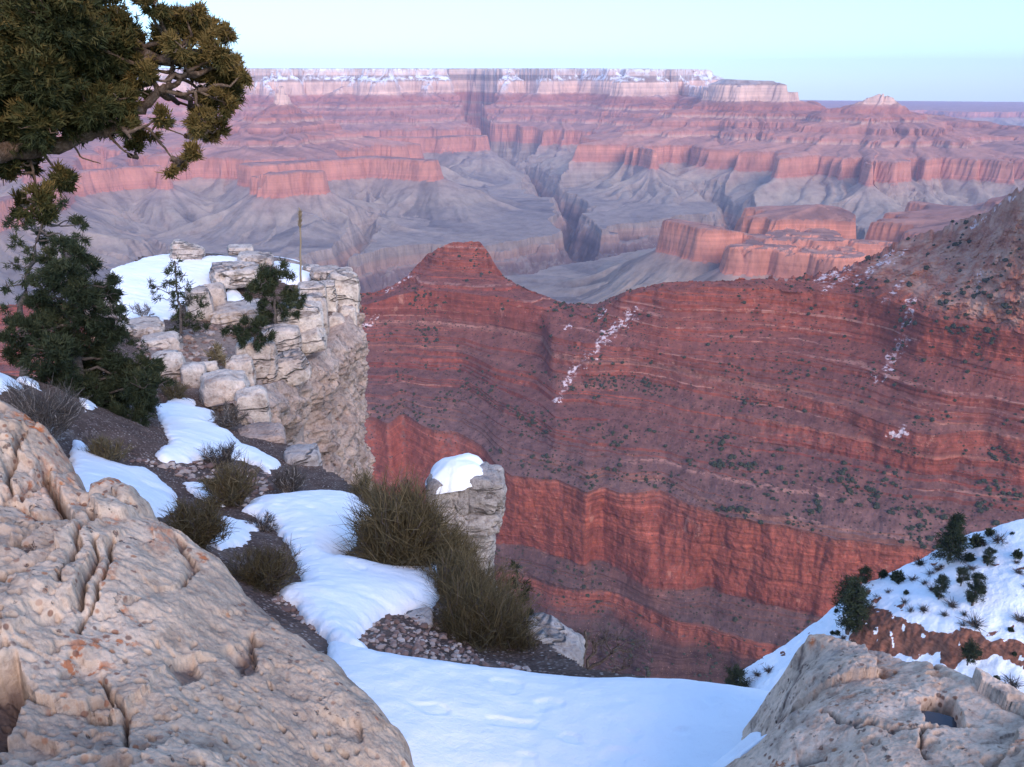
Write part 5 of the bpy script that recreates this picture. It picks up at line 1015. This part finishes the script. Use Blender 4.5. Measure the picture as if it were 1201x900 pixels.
for i, (lb, px, py, h, w, dk) in enumerate([('dark shrub at the right edge of the upper snow', 1193, 654, 13, 14, True), ('round dark shrub right of the tall fir', 1137, 657, 12, 15, True), ('dark shrub high on the snow crest left of the fir', 1052, 682, 20, 18, True), ('dark shrub lower on the crest left of the fir', 1036, 676, 13, 14, True), ('branching dark shrub upper right of the tall fir', 1172, 636, 18, 16, False), ('bare shrub spread left of the tall fir', 1080, 663, 13, 18, False),
                     ('small bare shrub below the crest shrubs', 1071, 681, 9, 10, False), ('bare shrub left below the tall fir', 1092, 675, 9, 10, False), ('bare shrub close under the tall fir', 1100, 669, 9, 9, False), ('tiny bare shrub in the mid snow', 1085, 686, 8, 9, False), ('spreading bare shrub left of the joined trees', 1116, 711, 11, 18, False), ('pale bare shrub above the red band', 1083, 716, 10, 12, False), ('bare shrub right of the tall fir base', 1140, 668, 10, 10, False), ('grey bare shrub below the joined trees', 1144, 734, 18, 16, False),
                     ('dark shrub in the lower snow at the right', 1168, 799, 10, 10, True), ('grey shrub in the lower right snow corner', 1187, 804, 16, 20, False), ('bare shrub at the right edge in mid snow', 1197, 728, 14, 12, False), ('bare shrub on the lower left snow tongue', 901, 788, 10, 9, False), ('bare shrub near the tip of the snow tongue', 888, 793, 9, 8, False), ('low dark shrub on the snow tongue edge', 882, 818, 10, 14, True), ('green shrub on the crest beside the fir', 1145, 640, 18, 20, True), ('dark shrub along the crest toward the right edge', 1160, 628, 12, 14, True)]):
    slope_shrub(lb, px, py, h, w, dk)
k_ = 0
while k_ < 46:
    px, py = rng.uniform(875, 1215), rng.uniform(612, 800)
    if not inside(np.array([px]), np.array([py]), [(870, 800), (930, 762), (1000, 700), (1060, 668), (1120, 645), (1215, 606), (1215, 810), (1160, 790), (1040, 752), (1000, 760), (930, 800)])[0]: continue
    k_ += 1; slope_shrub('small bare shrub poking through the snow of the right hand slope', px, py, rng.uniform(5, 9), rng.uniform(6, 11), rng.random() < .3)

# ------------------------------------------------------------------ junipers dotting the red wall
cand = np.nonzero((K >= 0) & (K <= 10))[0]
def shrub_mesh(i):
    bm = bmesh.new(); bmesh.ops.create_icosphere(bm, subdivisions=2, radius=1)
    V = np.array([v.co[:] for v in bm.verts]); Fc = np.array([[v.index for v in f.verts] for f in bm.faces]); bm.free()
    V = V * (1 + rng.uniform(-.38, .28, (len(V), 1))) * [1, 1, .85] + [0, 0, .35]
    return V, Fc
SHM = [shrub_mesh(i) for i in range(8)]
t = NT('wall_juniper', .9, .1)
M_WJ = t.out(t.ramp(t.noise(t.P(), .5, 3), [(.35, (.022, .028, .017)), (.65, (.06, .062, .04))]))
PXm, PYm = proj(Xm, Ym, Zm)
pts_ = []
dens = [.55, .35, .9, .05, 1.0, .12, 1.3, .0, .8, .1, .9]
clump = fbm(Xm / 70, Ym / 70, o=3)
if True:
    n_try = 0
    while len(pts_) < 3400 and n_try < 90000:
        n_try += 1
        i = cand[rng.integers(len(cand))]; j = rng.integers(NCM)
        if not (-40 < PXm[i, j] < 1240 and 180 < PYm[i, j] < 830): continue
        dn = dens[K[i]] * (.3 + 1.9 * max(-.14, clump[i, j]))
        up_r = PXm[i, j] > 1000 and PYm[i, j] < 390
        if up_r: dn *= 2.4
        if rng.random() > dn * .6: continue
        s_ = min(4.2, 1.0 + rng.exponential(.95)) * (1.45 if up_r else 1.0) * (1.3 if K[i] == 6 and PXm[i, j] > 800 else 1)
        if PXm[i, j] < 400 and PYm[i, j] > 360: continue
        pts_.append((Xm[i, j], Ym[i, j], Zm[i, j], s_))
pts_.sort(key=lambda q: -q[3] / math.hypot(q[0], q[1]))
proto = []
for k_, q in enumerate(pts_[:290]):
    if k_ < 8:
        V, Fc = SHM[k_]; o = mesh_np('juniper_shrub', V, Fc, M_WJ, False); proto.append(o)
    else:
        o = proto[k_ % 8].copy(); C.objects.link(o)
    o.location = q[:3]; o.scale = (q[3], q[3], q[3] * rng.uniform(.8, 1.15)); o.rotation_euler = (0, 0, rng.uniform(0, 6.28))
    tag(o, 'dark juniper dotting the red layered canyon wall', 'shrub', 'junipers dotting the red canyon wall')
mb = MB()
for q in pts_[290:]:
    V, Fc = SHM[rng.integers(8)]; mb.add(V * q[3] + np.array(q[:3]), Fc)
tag(mb.build('scrub', M_WJ, None, False), 'countless small dark shrubs speckling the red canyon wall', 'scrub', kind='stuff')

# ------------------------------------------------------------------ haze
m = bpy.data.materials.new('air'); m.use_nodes = True; nt = m.node_tree
for n in list(nt.nodes): nt.nodes.remove(n)
o_ = nt.nodes.new('ShaderNodeOutputMaterial'); pv = nt.nodes.new('ShaderNodeVolumePrincipled')
pv.inputs['Density'].default_value = HAZE_DENSITY; pv.inputs['Color'].default_value = (.66, .71, 1.0, 1); pv.inputs['Anisotropy'].default_value = 0.0
nt.links.new(pv.outputs[0], o_.inputs['Volume'])
zt, zb, xx, y0, y1 = max(900., float(far.data.vertices[0].co.z)), -1460, 27000, -400, 32500
zt = 900.
V = [(x, y, z) for z in (zb, zt) for y in (y0, y1) for x in (-xx, xx)]
hz = mesh_np('haze', V, [(0, 2, 3, 1), (4, 5, 7, 6), (0, 1, 5, 4), (2, 6, 7, 3), (0, 4, 6, 2), (1, 3, 7, 5)], m, False)
tag(hz, 'thin blue evening haze filling the canyon', 'haze', kind='stuff')
